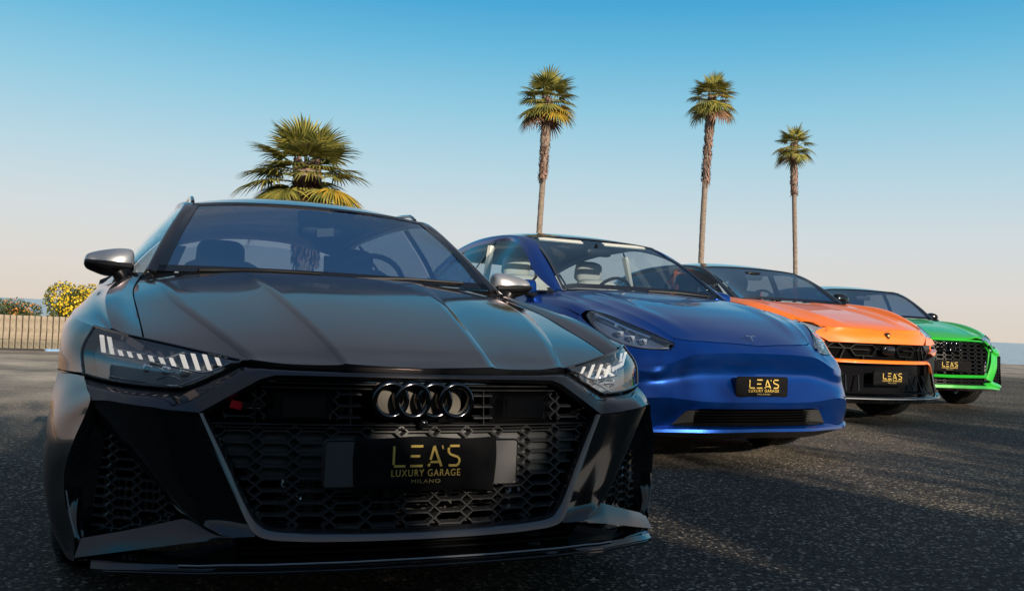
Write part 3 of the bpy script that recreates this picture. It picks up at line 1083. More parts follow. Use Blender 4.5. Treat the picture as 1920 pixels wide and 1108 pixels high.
def hood_z(x, y):
    g = gx(y)
    z = zc(y) + (zg(y) - zc(y))*min(x/g, 1.05)**2.6
    fade = min(1, max(0, (y + .60)/.10))
    for r_, s_ in ((r1, .0085), (r2, .0085)):
        t = x - r_(y)
        amp = s_*fade
        if t > 0: z -= amp*(1 - math.exp(-t/.055))
        else: z += amp*.30*math.exp(t/.05)
    if y > .74:                                   # rolled leading edge
        z -= (y-.74)**2*.8
    return z
us = sorted(set(list(np.linspace(0, .4, 12)) + [.405, .412, .42, .43, .45] + list(np.linspace(.48, .75, 8)) + [.755, .762, .775, .79, .82] + list(np.linspace(.86, 1, 5))))
G = []
for v in np.linspace(0, 1, 46):
    row = []
    for u in us:
        yf = .8
        for _ in range(8): yf = fe(hood_x(u, yf))
        yr = -.5
        for _ in range(6): yr = re_(hood_x(u, yr))
        y = yf + (yr - yf)*v
        x = hood_x(u, y)
        row.append((x, y, hood_z(x, y)))
    G.append(row)
gpatch('bonnet', np.array(G), P_, black, 'whole', skirt=.022, sides='nse', ref=(0, 0, .2), angle=60)
# under-bonnet dark tray, seen only through the gaps
m = MB()
m.add([(-.69, .60, .66), (-.46, .70, .635), (0, .775, .615), (.46, .70, .635), (.69, .60, .66), (.72, -.40, .80), (-.72, -.40, .80)], [(0, 1, 2, 3, 4, 5, 6)])
m.build('engine_tray', 'dark', black)

# ---- wings
HB = np.array(G)[:, -1]
Gp = [tuple(p) for p in resample([tuple(p + np.array([.0045, 0, .001])) for p in HB] + [(.725, -.56, .928)], 7)]
R1p = [(.790, .455, .744), (.805, .34, .772), (.818, .20, .802), (.825, .05, .829), (.826, -.12, .852), (.818, -.30, .876), (.800, -.52, .900)]
R1b = [(.806, .447, .742), (.825, .33, .762), (.845, .19, .785), (.858, .05, .806), (.866, -.12, .828), (.870, -.30, .850), (.872, -.52, .868)]
R2p = [(.838, .405, .746), (.862, .33, .752), (.905, .17, .762), (.922, .0, .772), (.925, -.15, .785), (.916, -.32, .802), (.90, -.52, .835)]
patch('wing', [Gp, [(a[0]*.5+b[0]*.5+.006, a[1]*.5+b[1]*.5, a[2]*.5+b[2]*.5+.006) for a, b in zip(Gp, R1p)], R1p], 30, 8, P_, black, 'two', skirt=.02, ref=(0, 0, .2), angle=60)
patch('wing', [R1p, [(a[0]*.5+b[0]*.5, a[1]*.5+b[1]*.5, a[2]*.5+b[2]*.5-.004) for a, b in zip(R1p, R1b)], R1b, R2p], 30, 10, P_, black, 'two', skirt=0, ref=(0, 0, .2), angle=60)
ys = [.36, .25, .15, .05, -.1, -.25, -.385, -.52]
F1 = [(.842, .409, .738), (.884, .31, .736), (.918, .18, .744), (.928, .05, .757), (.932, -.15, .765), (.926, -.32, .77), (.912, -.52, .79)]
F2 = [(.850, .425, .69), (.902, .32, .69), (.930, .20, .705), (.938, .06, .740), (.940, -.12, .742), (.934, -.33, .71), (.918, -.52, .70)]
F3 = [(.852, .488, .620), (.886, .395, .616), (.931, .255, .6145), (.958, .10, .655), (.966, -.03, .71), (.962, -.17, .64), (.94, -.36, .46)]
F3 = [(.852, .488, .620), (.886, .395, .616), (.931, .262, .6145), (.936, .19, .668), (.940, .05, .703), (.940, -.08, .701), (.940, -.21, .650), (.938, -.345, .51), (.935, -.385, .34)]
patch('wing', [R2p, F1, F2, F3], 36, 12, P_, black, 'two', skirt=.03, sides='we', ref=(0, 0, .2), angle=60)
# lower half of the wing behind the wheel, and the flank
def flank(car, paint_m, yr, top, xs, wb, r_arch, wz, sill, ends):
    """flank between the wheels and over the rear wheel"""
    n = 90
    Y = np.linspace(yr[0], yr[1], n)
    tp = resample(top, n)
    rows = [tp]
    ty = [p[1] for p in tp]
    for frac, bul in ((.12, 1.0), (.35, 1.0), (.6, .985), (1.0, .95)):
        row = []
        for p in tp:
            y = p[1]
            zb = arch_z(y, -wb, wz, r_arch, sill)
            x = float(np.interp(-y, [-a for a, b in xs], [b for a, b in xs]))*bul
            z = p[2] + (zb - p[2])*frac
            row.append((x, y, z))
        rows.append(row)
    patch('side_panel', rows, n, 16, paint_m, car, 'two', skirt=.03, ref=(0, -1.4, .4), angle=50)
top_line = [(.872, -.525, .868), (.885, -.9, .885), (.895, -1.4, .90), (.90, -2.0, .915), (.915, -2.6, .93), (.91, -3.1, .945), (.87, -3.6, .96), (.74, -3.98, .97)]
flank(black, P_, (-.52, -4.0), top_line, [(-.5, .925), (-1, .915), (-2.1, .918), (-2.6, .955), (-3.0, .97), (-3.4, .95), (-3.8, .88), (-4.0, .76)], 2.929, .385, .34, .17, None)
m = MB()
m.add([(-.74, -4.0, .97), (.74, -4.0, .97), (.76, -4.08, .6), (.72, -4.0, .25), (-.72, -4.0, .25), (-.76, -4.08, .6)], [(0, 1, 2, 3, 4, 5)])
m.build('tailgate', P_, black)
m = MB(); m.box((0, -1.6, .22), (1.66, 4.3, .10)); m.box((0, .30, .32), (1.2, .6, .26)); m.build('underbody', 'dark', black)

# ---- bumper corner in front of the wheel
E1 = [(.850, .493, .612), (.8375, .56, .585), (.826, .628, .558), (.834, .618, .53), (.861, .60, .453), (.880, .565, .352), (.874, .575, .300), (.846, .61, .21), (.842, .615, .15)]
E2 = [(.882, .40, .612), (.900, .44, .56), (.918, .46, .50), (.928, .468, .44), (.930, .475, .38), (.922, .485, .30), (.905, .50, .22), (.862, .54, .14)]
E3 = [(.931, .268, .608), (.940, .335, .53), (.944, .37, .46), (.946, .383, .38), (.944, .384, .32), (.930, .37, .24), (.90, .34, .15)]
patch('bumper_corner', [E1, E2, E3], 34, 14, P_, black, 'two', skirt=.025, ref=(0, 0, .4), angle=50)
two(lambda m: m.tube(resample(F3[:3], 8), .0022, 5), 'shut_line', 'dark', black)

# ---- bumper band under the lamps
T0 = [(0, .812, .657), (.21, .800, .658), (.36, .779, .660), (.43, .757, .663), (.470, .738, .664), (.53, .728, .632), (.606, .702, .594), (.66, .672, .593), (.73, .62, .595), (.79, .568, .600), (.850, .497, .609)]
B0_ = [(0, .834, .647), (.21, .826, .648), (.33, .815, .648), (.390, .804, .647), (.425, .798, .636), (.50, .789, .590), (.568, .778, .548), (.64, .765, .553), (.737, .722, .563), (.785, .672, .566), (.822, .626, .562)]
T1 = [(a[0]*.5+b[0]*.5, a[1]*.5+b[1]*.5+.008, a[2]*.5+b[2]*.5+.003) for a, b in zip(T0, B0_)]
rT = np.array(T0); rM = np.array(T1); rB = np.array(B0_)
def dens(a, k=5):
    a = np.array(a, float)
    return np.concatenate([np.stack([a[i]*(1-t)+a[i+1]*t for t in np.linspace(0, 1, k, endpoint=False)]) for i in range(len(a)-1)] + [a[-1:]])
rT, rM, rB = dens(rT), dens(rM), dens(rB)
Gb = np.stack([resample([rT[j], rM[j], rB[j]], 9) for j in range(len(rT))], 1)
gpatch('bumper_band', Gb, P_, black, 'whole', skirt=.02, sides='n', ref=(0, 0, .2), angle=30)
# kinked black section between grille frame and side intake
fA = [(.568, .778, .547), (.534, .790, .475), (.500, .802, .405), (.466, .818, .333), (.430, .838, .262), (.423, .846, .247)]
fB = [(.737, .722, .562), (.715, .728, .50), (.672, .748, .425), (.620, .775, .35), (.560, .805, .285), (.480, .85, .250)]
fC = [(.822, .626, .561), (.792, .628, .502), (0.7396, 0.6650, 0.4479), (0.6886, 0.7000, 0.3930), (0.6382, 0.7330, 0.3373), (.588, .761, .281)]
Gk = np.stack([resample([fA[j], fB[j], fC[j]], 12, True) for j in range(6)], 1)
Gk = np.stack([resample(Gk[i], 30, True) for i in range(12)], 0)
gpatch('bumper_cheek', Gk, 'gloss_black', black, 'two', skirt=0, sides='n', ref=(0, 0, .4), angle=40)
gpatch('bumper_cheek', np.stack([np.linspace((.423, .846, .247), (.474, .852, .249), 8), np.linspace((.55, .80, .28), (.588, .761, .281), 8)]), 'gloss_black', black, 'two', ref=(0, 0, .4))
# small shut lines: washer cover and towing-eye cover
def outline(m, pts, r=.0016):
    m.tube(pts, r, 5, closed=True)
tow = [(0.6178, 0.7589, 0.4910), (0.5551, 0.7802, 0.4855), (0.5337, 0.7875, 0.4328), (0.5918, 0.7723, 0.4420)]
m = MB(); m.tube(resample([(0.6202, 0.7507, 0.4926), (0.5817, 0.7672, 0.4946), (0.5559, 0.7726, 0.4844), (0.5318, 0.7807, 0.4291)], 16), .0016, 5); m.tube(resample([(0.6202, 0.7507, 0.4926), (0.5979, 0.7640, 0.4435), (0.5720, 0.7692, 0.4279), (0.5318, 0.7807, 0.4291)], 16), .0016, 5); m.build('towing_cover', 'satin_black', black)
wc = [(0.8342, 0.4992, 0.5262), (0.8322, 0.5250, 0.5630), (0.8188, 0.5513, 0.5783), (0.7891, 0.6002, 0.5858), (0.7545, 0.6505, 0.5825), (0.7431, 0.6623, 0.5632), (0.7370, 0.6682, 0.5448)]
two(lambda m: m.tube(resample(wc, 26), .0016, 5), 'washer_cover', 'dark', black)

# ---- grille frame
fo = [(.5715, .776, .546), (.537, .789, .475), (.503, .802, .405), (.469, .818, .333), (.442, .834, .278), (.430, .842, .258), (.414, .848, .247), (.39, .852, .240), (.33, .858, .234), (.20, .866, .229), (0, .870, .227)]
fi = [(.548, .757, .540), (.515, .768, .475), (.480, .782, .405), (.446, .796, .335), (.420, .808, .292), (.408, .814, .279), (.395, .818, .270), (.375, .822, .265), (.32, .828, .259), (.20, .835, .254), (0, .839, .251)]
Gf = np.stack([resample(fo, 70), resample([tuple((np.array(a)+np.array(b))/2 + np.array([0, .006, .003])) for a, b in zip(fo, fi)], 70), resample(fi, 70)])
Gf = np.stack([resample(Gf[:, j], 6) for j in range(70)], 1)
gpatch('grille_frame', Gf, 'frame_paint', black, 'whole', skirt=.02, sides='ns', ref=(0, .2, .2), angle=60)
# inner return of the frame
Gr = np.stack([resample(fi, 60), resample([(x*.97, y-.05, z+(.0 if z > .3 else .006)) for x, y, z in fi], 60)])
gpatch('grille_return', Gr, 'gloss_black', black, 'whole', ref=(0, 2, .4))

# ---- grille mesh: diamonds and flat bars, one moulding
def gy(x, z, off=0.0):
    return float(np.interp(abs(x), [0, .2, .4, .55, .8], [.800, .794, .768, .742, .66])) + (.5 - z)*.13 + off
OPEN = [(-.548, .540), (-.40, .632), (.40, .632), (.548, .540), (.412, .284), (.36, .262), (0, .252), (-.36, .262), (-.412, .284)]
def inside(p, poly):
    n = len(poly); c = False
    for i in range(n):
        x1, y1 = poly[i]; x2, y2 = poly[(i+1) % n]
        if (y1 > p[1]) != (y2 > p[1]) and p[0] < (x2-x1)*(p[1]-y1)/(y2-y1+1e-12) + x1: c = not c
    return c
def clip_seg(p, q, poly):
    k = [t for t in np.linspace(0, 1, 25) if inside((p[0]+(q[0]-p[0])*t, p[1]+(q[1]-p[1])*t), poly)]
    if len(k) < 2: return None
    a, b = k[0], k[-1]
    return (p[0]+(q[0]-p[0])*a, p[1]+(q[1]-p[1])*a), (p[0]+(q[0]-p[0])*b, p[1]+(q[1]-p[1])*b)
def rib(m, p, q, yf, wf=.0035, wb=.012, dep=.022):
    """bevelled bar from p to q in the (x,z) plane; yf gives the surface depth"""
    d = np.array([q[0]-p[0], q[1]-p[1]]); L_ = np.linalg.norm(d)
    if L_ < .003: return
    d /= L_; n = np.array([-d[1], d[0]])
    V = []
    for e in (p, q):
        for s_, w_, o in ((-1, wb, -dep), (-1, wf, 0), (1, wf, 0), (1, wb, -dep)):
            x, z = e[0]+n[0]*s_*w_/2, e[1]+n[1]*s_*w_/2
            V.append((x, yf(x, z) + o, z))
    m.add(V, [(0, 1, 5, 4), (1, 2, 6, 5), (2, 3, 7, 6), (0, 3, 2, 1), (4, 5, 6, 7)])
def honeycomb(m, x0, px_, pz, zrows, cols, dw, dh, poly, yf, wf=.0035, wb=.012, dep=.022, skip=None):
    for z in zrows:
        for k in cols:
            x = x0 + k*px_
            D = [((x-dw, z), (x, z+dh)), ((x, z+dh), (x+dw, z)), ((x+dw, z), (x, z-dh)), ((x, z-dh), (x-dw, z)), ((x+dw, z), (x+px_-dw, z))]
            for a, b in D:
                if skip and (skip(*a) or skip(*b)): continue
                c = clip_seg(a, b, poly)
                if c: rib(m, c[0], c[1], yf, wf, wb, dep)
def opx(x0, x1, z0, z1):
    return [(x, z) for x, z in OPEN]
low_poly = [(-.530, .515), (.530, .515), (.410, .282), (.36, .260), (0, .250), (-.36, .260), (-.410, .282)]
up_poly = [(-.535, .530), (-.425, .606), (.425, .606), (.535, .530)]
m = MB()
PX = .094
zr = [.500 - .0305*k for k in range(9)]
honeycomb(m, PX/2, PX, .0305, zr, range(-7, 7), .0185, .0153, low_poly, lambda x, z: gy(x, z), skip=lambda x, z: abs(x) < .24 and .385 < z < .478)
o = m.build('grille_mesh', 'grille_black', black, angle=20)
m = MB()
SK = lambda x, z: abs(x) < .150 or (.235 < abs(x) < .385 and z < .62)
honeycomb(m, PX/2, PX, .034, [.598, .5675, .537], range(-7, 7), .0185, .0170, up_poly, lambda x, z: gy(x, z, .006), skip=SK)
for sx in (-1, 1):
    rib(m, (sx*.43, .612), (sx*.43, .520), lambda x, z: gy(x, z, .008), .0015, .006)
    rib(m, (sx*.188, .612), (sx*.188, .520), lambda x, z: gy(x, z, .008), .0015, .006)
o = m.build('upper_grille_mesh', 'grille_black', black, angle=20); o['kind'] = 'stuff'
# cross bars between the two fields and the three slats at the top
def xbar(m, z, xe, h, off=0.0, dep=.03, n=30, taper=None):
    V = []; F = []
    for i in range(n+1):
        x = -xe + 2*xe*i/n
        for dz, o in ((h, -dep), (h*.35, off), (-h*.35, off), (-h, -dep)):
            V.append((x, gy(x, z) + o, z+dz))
    for i in range(n):
        for k in range(3):
            F.append((i*4+k, i*4+k+1, (i+1)*4+k+1, (i+1)*4+k))
    m.add(V, F)
for z, xe, h in ((.6255, .400, .0045), (.6375, .380, .0045)):
    m = MB(); xbar(m, z, xe, h, .012); m.build('grille_slat', 'grille_black', black)
m = MB(); xbar(m, .6135, .420, .004, .012); m.build('grille_slat', 'grille_black', black)
m = MB(); xbar(m, .518, .540, .0035, .008); m.build('grille_crossbar', 'grille_black', black)
m = MB(); xbar(m, .509, .535, .0025, .006); m.build('grille_crossbar', 'grille_black', black)
# closed backing behind the upper rows, cooler seen below
def backing(name, poly, off, mt, n=24):
    V = [(x, gy(x, z, off), z) for x, z in poly]
    m = MB()
    cx_ = np.mean([v[0] for v in V]); cz_ = np.mean([v[2] for v in V])
    # fan strips along x so the plan curve is kept
    xs_ = np.linspace(min(p[0] for p in poly), max(p[0] for p in poly), n)
    VV, FF = [], []
    for x in xs_:
        zs_ = [z for z in np.linspace(.2, .7, 400) if inside((x*.9999, z), poly)]
        if not zs_: zs_ = [cz_, cz_]
        for z in (zs_[0], zs_[-1]): VV.append((x, gy(x, z, off), z))
    for i in range(n-1): FF.append((2*i, 2*i+1, 2*i+3, 2*i+2))
    m.add(VV, FF)
    return m.build(name, mt, black, angle=None)
backing('blanking_panel', [(-.527, .512), (.527, .512), (.460, .383), (-.460, .383)], -.024, 'grey_panel')
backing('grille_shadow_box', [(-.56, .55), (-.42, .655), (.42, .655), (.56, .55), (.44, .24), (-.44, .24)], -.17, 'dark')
m = MB()
for k in range(12):
    m.box((0, gy(0, .3, -.12), .262 + .0105*k), (.72, .012, .0035))
for x in (-.31, -.12, .06, .27, .33):
    m.box((x, gy(x, .3, -.11), .31), (.022, .014, .09))
m.build('cooler', 'radiator', black)
m = MB()
for x, z, s_ in ((-.335, .34, .02), (-.30, .315, .03), (.30, .325, .022), (.34, .35, .015)):
    m.tube([(x, gy(x, z, -.07), z-.02), (x+.01, gy(x, z, -.06), z+.02)], s_*.4, 8)
m.build('hose', 'chrome', black)
# radar covers left and right of the emblem
def radar(m):
    x0, x1 = .245, .378
    m.add([(x0, gy(x0, .56, .020), .535), (x1, gy(x1, .56, .020), .535), (x1, gy(x1, .56, .014), .598), (x0, gy(x0, .56, .014), .598),
           (x0-.03, gy(x0, .56, -.01), .524), (x1+.03, gy(x1, .56, -.01), .524), (x1+.03, gy(x1, .56, -.016), .609), (x0-.03, gy(x0, .56, -.016), .609)],
          [(0, 1, 2, 3), (0, 1, 5, 4), (1, 2, 6, 5), (2, 3, 7, 6), (3, 0, 4, 7)])
two(radar, 'radar_cover', 'gloss_black', black, angle=20)
def radar_plate(m):
    m.box((.311, gy(.311, .56, .024), .565), (.108, .006, .052))
two(radar_plate, 'radar_plate', 'gloss_black', black)
# red badge
m = MB(); m.box((.478, gy(.478, .56, .022), .567), (.030, .006, .020), Matrix.Rotation(math.radians(-14), 3, 'Y')); b1 = m.build('badge', 'red', black)
m = MB(); m.box((.437, gy(.437, .56, .020), .566), (.052, .005, .018)); m.build('badge', 'gloss_black', black)
m = MB()
for x in (.447, .428):
    m.tube([(x+.007, gy(x, .56, .024), .573), (x-.006, gy(x, .56, .024), .573), (x-.007, gy(x, .56, .024), .566), (x+.006, gy(x, .56, .024), .560), (x-.007, gy(x, .56, .024), .559)], .0012, 5)
m.build('badge', 'dark_chrome', black)
# emblem of four rings with its backing
four_rings(black, (0, gy(0, .588)+.046, .588), .0435, .0605, .0080)
m = MB()
for k in range(4):
    x = (1.5-k)*.0605
    m.lathe([(0.0, .050), (.012, .050), (.020, .046), (.020, .0385), (0.006, .038)], 36, (x, gy(0, .588)+.018, .588), 'Y')
m.build('emblem_mount', 'gloss_black', black, angle=40)
m = MB(); m.box((0, gy(0, .588, .0), .588), (.24, .008, .085)); m.build('emblem_backing', 'sensor_grey', black)
m = MB(); rounded_block(m, (-.004, gy(0, .52, .03), .5265), (.024, .03, .022), .6); m.build('camera_pod', 'gloss_black', black, angle=60)
# parking sensors
def psens(m):
    for x, z in ((.165, .345),):
        m.lathe([(0, .014), (.006, .013), (.008, .001)], 16, (x, gy(x, z, .004), z), 'Y')
two(psens, 'parking_sensor', 'satin_black', black)

# ---- plate holder with its cloth cover
ph = empty('number_plate', (0, 0, 0)); ph.parent = black
m = MB()
y0 = .856
def rrect(w_, h, r, n=5):
    out = []
    for cx_, cz_, a0 in ((w_/2-r, h/2-r, 0), (-w_/2+r, h/2-r, 90), (-w_/2+r, -h/2+r, 180), (w_/2-r, -h/2+r, 270)):
        for k in range(n+1):
            a = math.radians(a0 + 90*k/n)
            out.append((cx_ + r*math.cos(a), cz_ + r*math.sin(a)))
    return out
m.prism([(x, y0, z+.428) for x, z in rrect(.534, .122, .010)], (0, .012, 0))
m.build('holder', 'plate_plastic', ph, angle=25)
m = MB()
m.tube([(x, y0+.012, z+.428) for x, z in rrect(.530, .118, .010)], .0022, 5, closed=True)
m.build('holder_rim', 'satin_black', ph)
def cloth_cover(parent, w_, h, c, dep=.010, seed=1, mt='cloth', r=.012):
    rnd = random.Random(seed)
    nx_, nz_ = 30, 12
    G = np.zeros((nz_, nx_, 3))
    for i in range(nz_):
        for j in range(nx_):
            u, v = j/(nx_-1)*2-1, i/(nz_-1)*2-1
            wav = .0022*math.sin(u*6+v*3+seed) + .0016*math.sin(u*11-v*7)
            edge = 1 - max(abs(u)**14, abs(v)**8)
            x = c[0] + u*w_/2*(1 + .010*math.sin(v*3+1)*(abs(u)**6))
            z = c[2] + v*h/2*(1 + .04*math.sin(u*5+seed)*(abs(v)**6)) - (.004*(u*u) if v < 0 else 0)
            G[i, j] = (x, c[1] + dep*edge + wav*edge, z)
    gpatch('cloth_cover', G, mt, parent, 'one', skirt=.012, ref=(0, -5, c[2]), angle=60)
cloth_cover(ph, .392, .140, (-.006, y0+.012, .4245), .008)
leas_logo(ph, (-.002, y0+.0255, .4475), .0575, .188)

# ---- side intake
Vt, Vi, Vo = (.792, .628, .502), (.588, .761, .281), (.828, .612, .210)
Rt, Ri, Ro = (.782, .580, .490), (.600, .705, .288), (.812, .560, .222)
inner_edge = resample([Vt, (0.7396, 0.6650, 0.4479), (0.6886, 0.7000, 0.3930), (0.6382, 0.7330, 0.3373), Vi], 20, True)
rin = resample([Rt, Ri], 20)
gpatch('intake_wall', np.stack([inner_edge, rin]), 'gloss_black', black, 'two', ref=(0, 1.5, .3))
gpatch('intake_wall', np.stack([resample([Vi, Vo], 10), resample([Ri, Ro], 10)]), 'gloss_black', black, 'two', ref=(.7, .6, .1))
e1 = resample(E1[2:], 24)
mid1 = resample([(.800, .60, .540), (.822, .588, .45), (.838, .565, .35), (.826, .575, .25), (.812, .60, .19)], 24)
rin2 = resample([Rt, Ro], 24)
gpatch('intake_blade', np.stack([e1, (e1+mid1)/2 + np.array([0, .008, 0]), mid1]), 'gloss_black', black, 'two', ref=(1.5, 0, .4), angle=60)
gpatch('intake_wall', np.stack([mid1, rin2]), 'gloss_black', black, 'two', ref=(1.5, 0, .4))
gpatch('intake_wall', np.stack([resample([(.822, .626, .561), Vt], 6), resample([(.800, .60, .540), Rt], 6)]), 'gloss_black', black, 'two', ref=(0, 0, .4))
# blade catches light on two thin trims
two(lambda m: m.tube(resample([(.872, .580, .325), (.860, .592, .27), (.842, .612, .21)], 10), .0018, 5), 'intake_trim', 'lamp_grey', black)
VP = [(.795, .505), (.585, .275), (.835, .205)]
def vy(x, z, off=0.0):
    # plane through Rt, Ri, Ro
    a, b, c = np.array(Rt), np.array(Ri), np.array(Ro)
    n = np.cross(b-a, c-a)
    return float(a[1] - (n[0]*(x-a[0]) + n[2]*(z-a[2]))/n[1]) + off
tri_poly = [(.784, .492), (.598, .286), (.814, .220)]
m = MB()
honeycomb(m, .640, .062, .0245, [.232 + .0252*k for k in range(11)], range(-1, 4), .0130, .0126, tri_poly, lambda x, z: vy(x, z, .014), wf=.0028, wb=.008, dep=.016)
mV = MB(); mV.V, mV.F = list(m.V), list(m.F)
m.build('intake_mesh', 'grille_black', black, angle=20)
mV.V = [(-x, y, z) for x, y, z in mV.V]; mV.F = [f[::-1] for f in mV.F]; mV.build('intake_mesh', 'grille_black', black, angle=20)
def fins(m):
    for i in range(9):
        for j in range(4):
            x = .645 + .017*i; z = .255 + .030*j
            if inside((x, z), tri_poly): m.box((x, vy(x, z, -.03), z), (.0065, .012, .021))
two(fins, 'intake_louvres', 'radiator', black)
def vbackf(m):
    m.add([(x, vy(x, z, -.05), z) for x, z in ((.80, .51), (.58, .28), (.83, .20))], [(0, 1, 2)])
two(vbackf, 'intake_back', 'dark', black)
two(lambda m: m.lathe([(0, .010), (.005, .009), (.006, .001)], 14, (.762, vy(.762, .39, .016), .39), 'Y'), 'parking_sensor', 'gloss_black', black)

# ---- fin under the intake
top_f = resample([(.829, .614, .208), (.73, .685, .238), (.588, .762, .281), (.53, .81, .262), (.474, .853, .250)], 24, False)
bot_f = resample([(0.8409, 0.6420, 0.1659), (0.7155, 0.7220, 0.1967), (0.5940, 0.7950, 0.2257), (0.5276, 0.8280, 0.2383), (.470, .856, .246)], 24, False)
mf = (top_f + bot_f)/2 + np.array([0, .003, 0])
gpatch('bumper_fin', np.stack([resample([top_f[j], mf[j], bot_f[j]], 7) for j in range(24)], 1), P_, black, 'two', skirt=0, ref=(0, 0, .6), angle=35)

# ---- lower lip: recess, slats and splitter
def spl(x):
    return float(np.interp(abs(x), [0, .2, .4, .55, .68, .76, .82, .86], [.902, .898, .880, .850, .795, .745, .69, .62]))
def splz(x):
    return float(np.interp(abs(x), [0, .5, .7, .86], [.172, .172, .166, .150]))
xs_ = list(np.linspace(0, .80, 40))
tier1 = [(x, spl(x)-.018, splz(x)+.010) for x in xs_]
tier1b = [(x, spl(x)-.10, splz(x)+.022) for x in xs_]
gpatch('splitter_shelf', np.stack([tier1, tier1b]), 'gloss_black', black, 'whole', ref=(0, .5, 0))
a_ = [(x, spl(x)-.018, splz(x)+.010) for x in xs_]; b_2 = [(x, spl(x)-.010, splz(x)+.004) for x in xs_]; c_2 = [(x, spl(x), splz(x)-.001) for x in xs_]; d_2 = [(x, spl(x)+.002, splz(x)-.012) for x in xs_]; e_2 = [(x, spl(x)-.03, splz(x)-.022) for x in xs_]
gpatch('splitter', np.stack([a_, b_2, c_2, d_2, e_2]), 'gloss_black', black, 'whole', ref=(0, .3, .17), angle=30)
mm1 = MB(); mm1.tube([(x, spl(x)-.012, splz(x)+.0095) for x in np.linspace(-.60, .60, 50)], .0022, 5); mm1.build('splitter_trim', 'lamp_grey', black)
mm1 = MB(); mm1.tube([(x, spl(x)+.002, splz(x)-.006) for x in np.linspace(-.77, .77, 60)], .0022, 5); mm1.build('splitter_trim', P_, black)
gpatch('lower_recess', np.stack([[(x, min(spl(x)-.09, .80), .235) for x in np.linspace(0, .47, 20)], [(x, min(spl(x)-.09, .80), .17) for x in np.linspace(0, .47, 20)]]), 'dark', black, 'whole', ref=(0, 0, .2))
m = MB()
for k in range(2):
    m.tube([(x, spl(x)-.05-.012*k, .200+.014*k) for x in np.linspace(-.46, .46, 30)], .003, 6)
m.build('lower_slats', 'satin_black', black)
m = MB()
for x in (-.36, -.22, -.17, .02, .08, .30):
    m.box((x, .79, .207), (.045, .01, .010))
m.build('cooler', 'radiator', black)
gpatch('lower_side', np.stack([resample([(.470, .846, .240), (.60, .78, .205), (.72, .715, .180), (.838, .63, .157)], 16), resample([(.46, .80, .180), (.60, .76, .176), (.72, .69, .170), (.838, .61, .15)], 16)]), 'gloss_black', black, 'two', ref=(0, 0, .3))

# ---- headlamps
hT = [(.468, .732, .678), (.53, .697, .689), (.60, .650, .702), (.66, .606, .713), (.702, .572, .720), (.77, .505, .732), (.836, .412, .745)]
hB = [(.470, .735, .668), (.53, .728, .638), (.608, .700, .603), (.67, .662, .601), (.73, .616, .603), (.79, .562, .608), (.851, .492, .617)]
hM = [tuple((np.array(a)+np.array(b))/2 + np.array([.006+.010*(i/6), .012, 0])) for i, (a, b) in enumerate(zip(hT, hB))]
Gh = np.stack([resample(hT, 36), resample(hM, 36), resample(hB, 36)])
Gh = np.stack([resample(Gh[:, j], 12) for j in range(36)], 1)
def shift_in(G, d):
    gu, gv = np.gradient(G, axis=1), np.gradient(G, axis=0)
    n = np.cross(gu, gv); n /= np.maximum(np.linalg.norm(n, axis=2, keepdims=True), 1e-9)
    if n[..., 1].mean() < 0: n = -n
    for j in (0, 1, 2):
        n[:, j] = n[:, 3]
    return G - n*d
def lamp(car, G, bars_fn, inner_d=.045, housing='lamp_grey', glassm='lamp_glass'):
    out = []
    for s_ in (1, -1):
        root = empty('headlight'); root.parent = car
        sg = np.array([s_, 1, 1])
        def gp(name, GG, mt, **kw):
            V, F = mesh_grid(GG*sg, kw.pop('skirt', 0), (0, 0, .5))
            return make(name, V, F, mt, root, kw.get('angle', 50), 0)
        gp('lens', G, glassm)
        gp('housing', shift_in(G, inner_d), housing)
        # rim wall from the glass edge to the housing
        I = shift_in(G, inner_d)
        for e0, e1 in ((G[0], I[0]), (G[-1], I[-1]), (G[:, 0], I[:, 0]), (G[:, -1], I[:, -1])):
            gp('rim_wall', np.stack([e0, e1]), 'satin_black')
        bars_fn(root, s_, I)
        out.append(root)
    return out
bars = [
 ((0.8143, 0.4756, 0.7231), (0.8077, 0.4654, 0.6765), 8.6), ((0.7957, 0.4798, 0.7202), (0.7848, 0.4929, 0.6736), 8.6),
 ((0.7665, 0.5165, 0.6864), (0.7598, 0.5237, 0.6710), 8.6), ((0.7432, 0.5428, 0.6846), (0.7354, 0.5522, 0.6682), 8.6),
 ((0.7176, 0.5689, 0.6807), (0.7100, 0.5836, 0.6645), 8.6), ((0.6904, 0.5995, 0.6793), (0.6828, 0.6062, 0.6617), 8.4),
 ((0.6646, 0.6257, 0.6754), (0.6557, 0.6276, 0.6576), 8.6), ((0.6378, 0.6420, 0.6770), (0.6304, 0.7330, 0.6600), 8.8),
 ((0.6156, 0.7330, 0.6892), (0.6028, 0.7330, 0.6548), 9.2), ((0.5891, 0.7330, 0.6922), (0.5737, 0.7330, 0.6508), 9.4),
 ((0.5612, 0.7330, 0.6907), (0.5458, 0.7330, 0.6513), 9.2), ((0.5306, 0.7330, 0.6836), (0.5217, 0.7330, 0.6637), 8.2)]
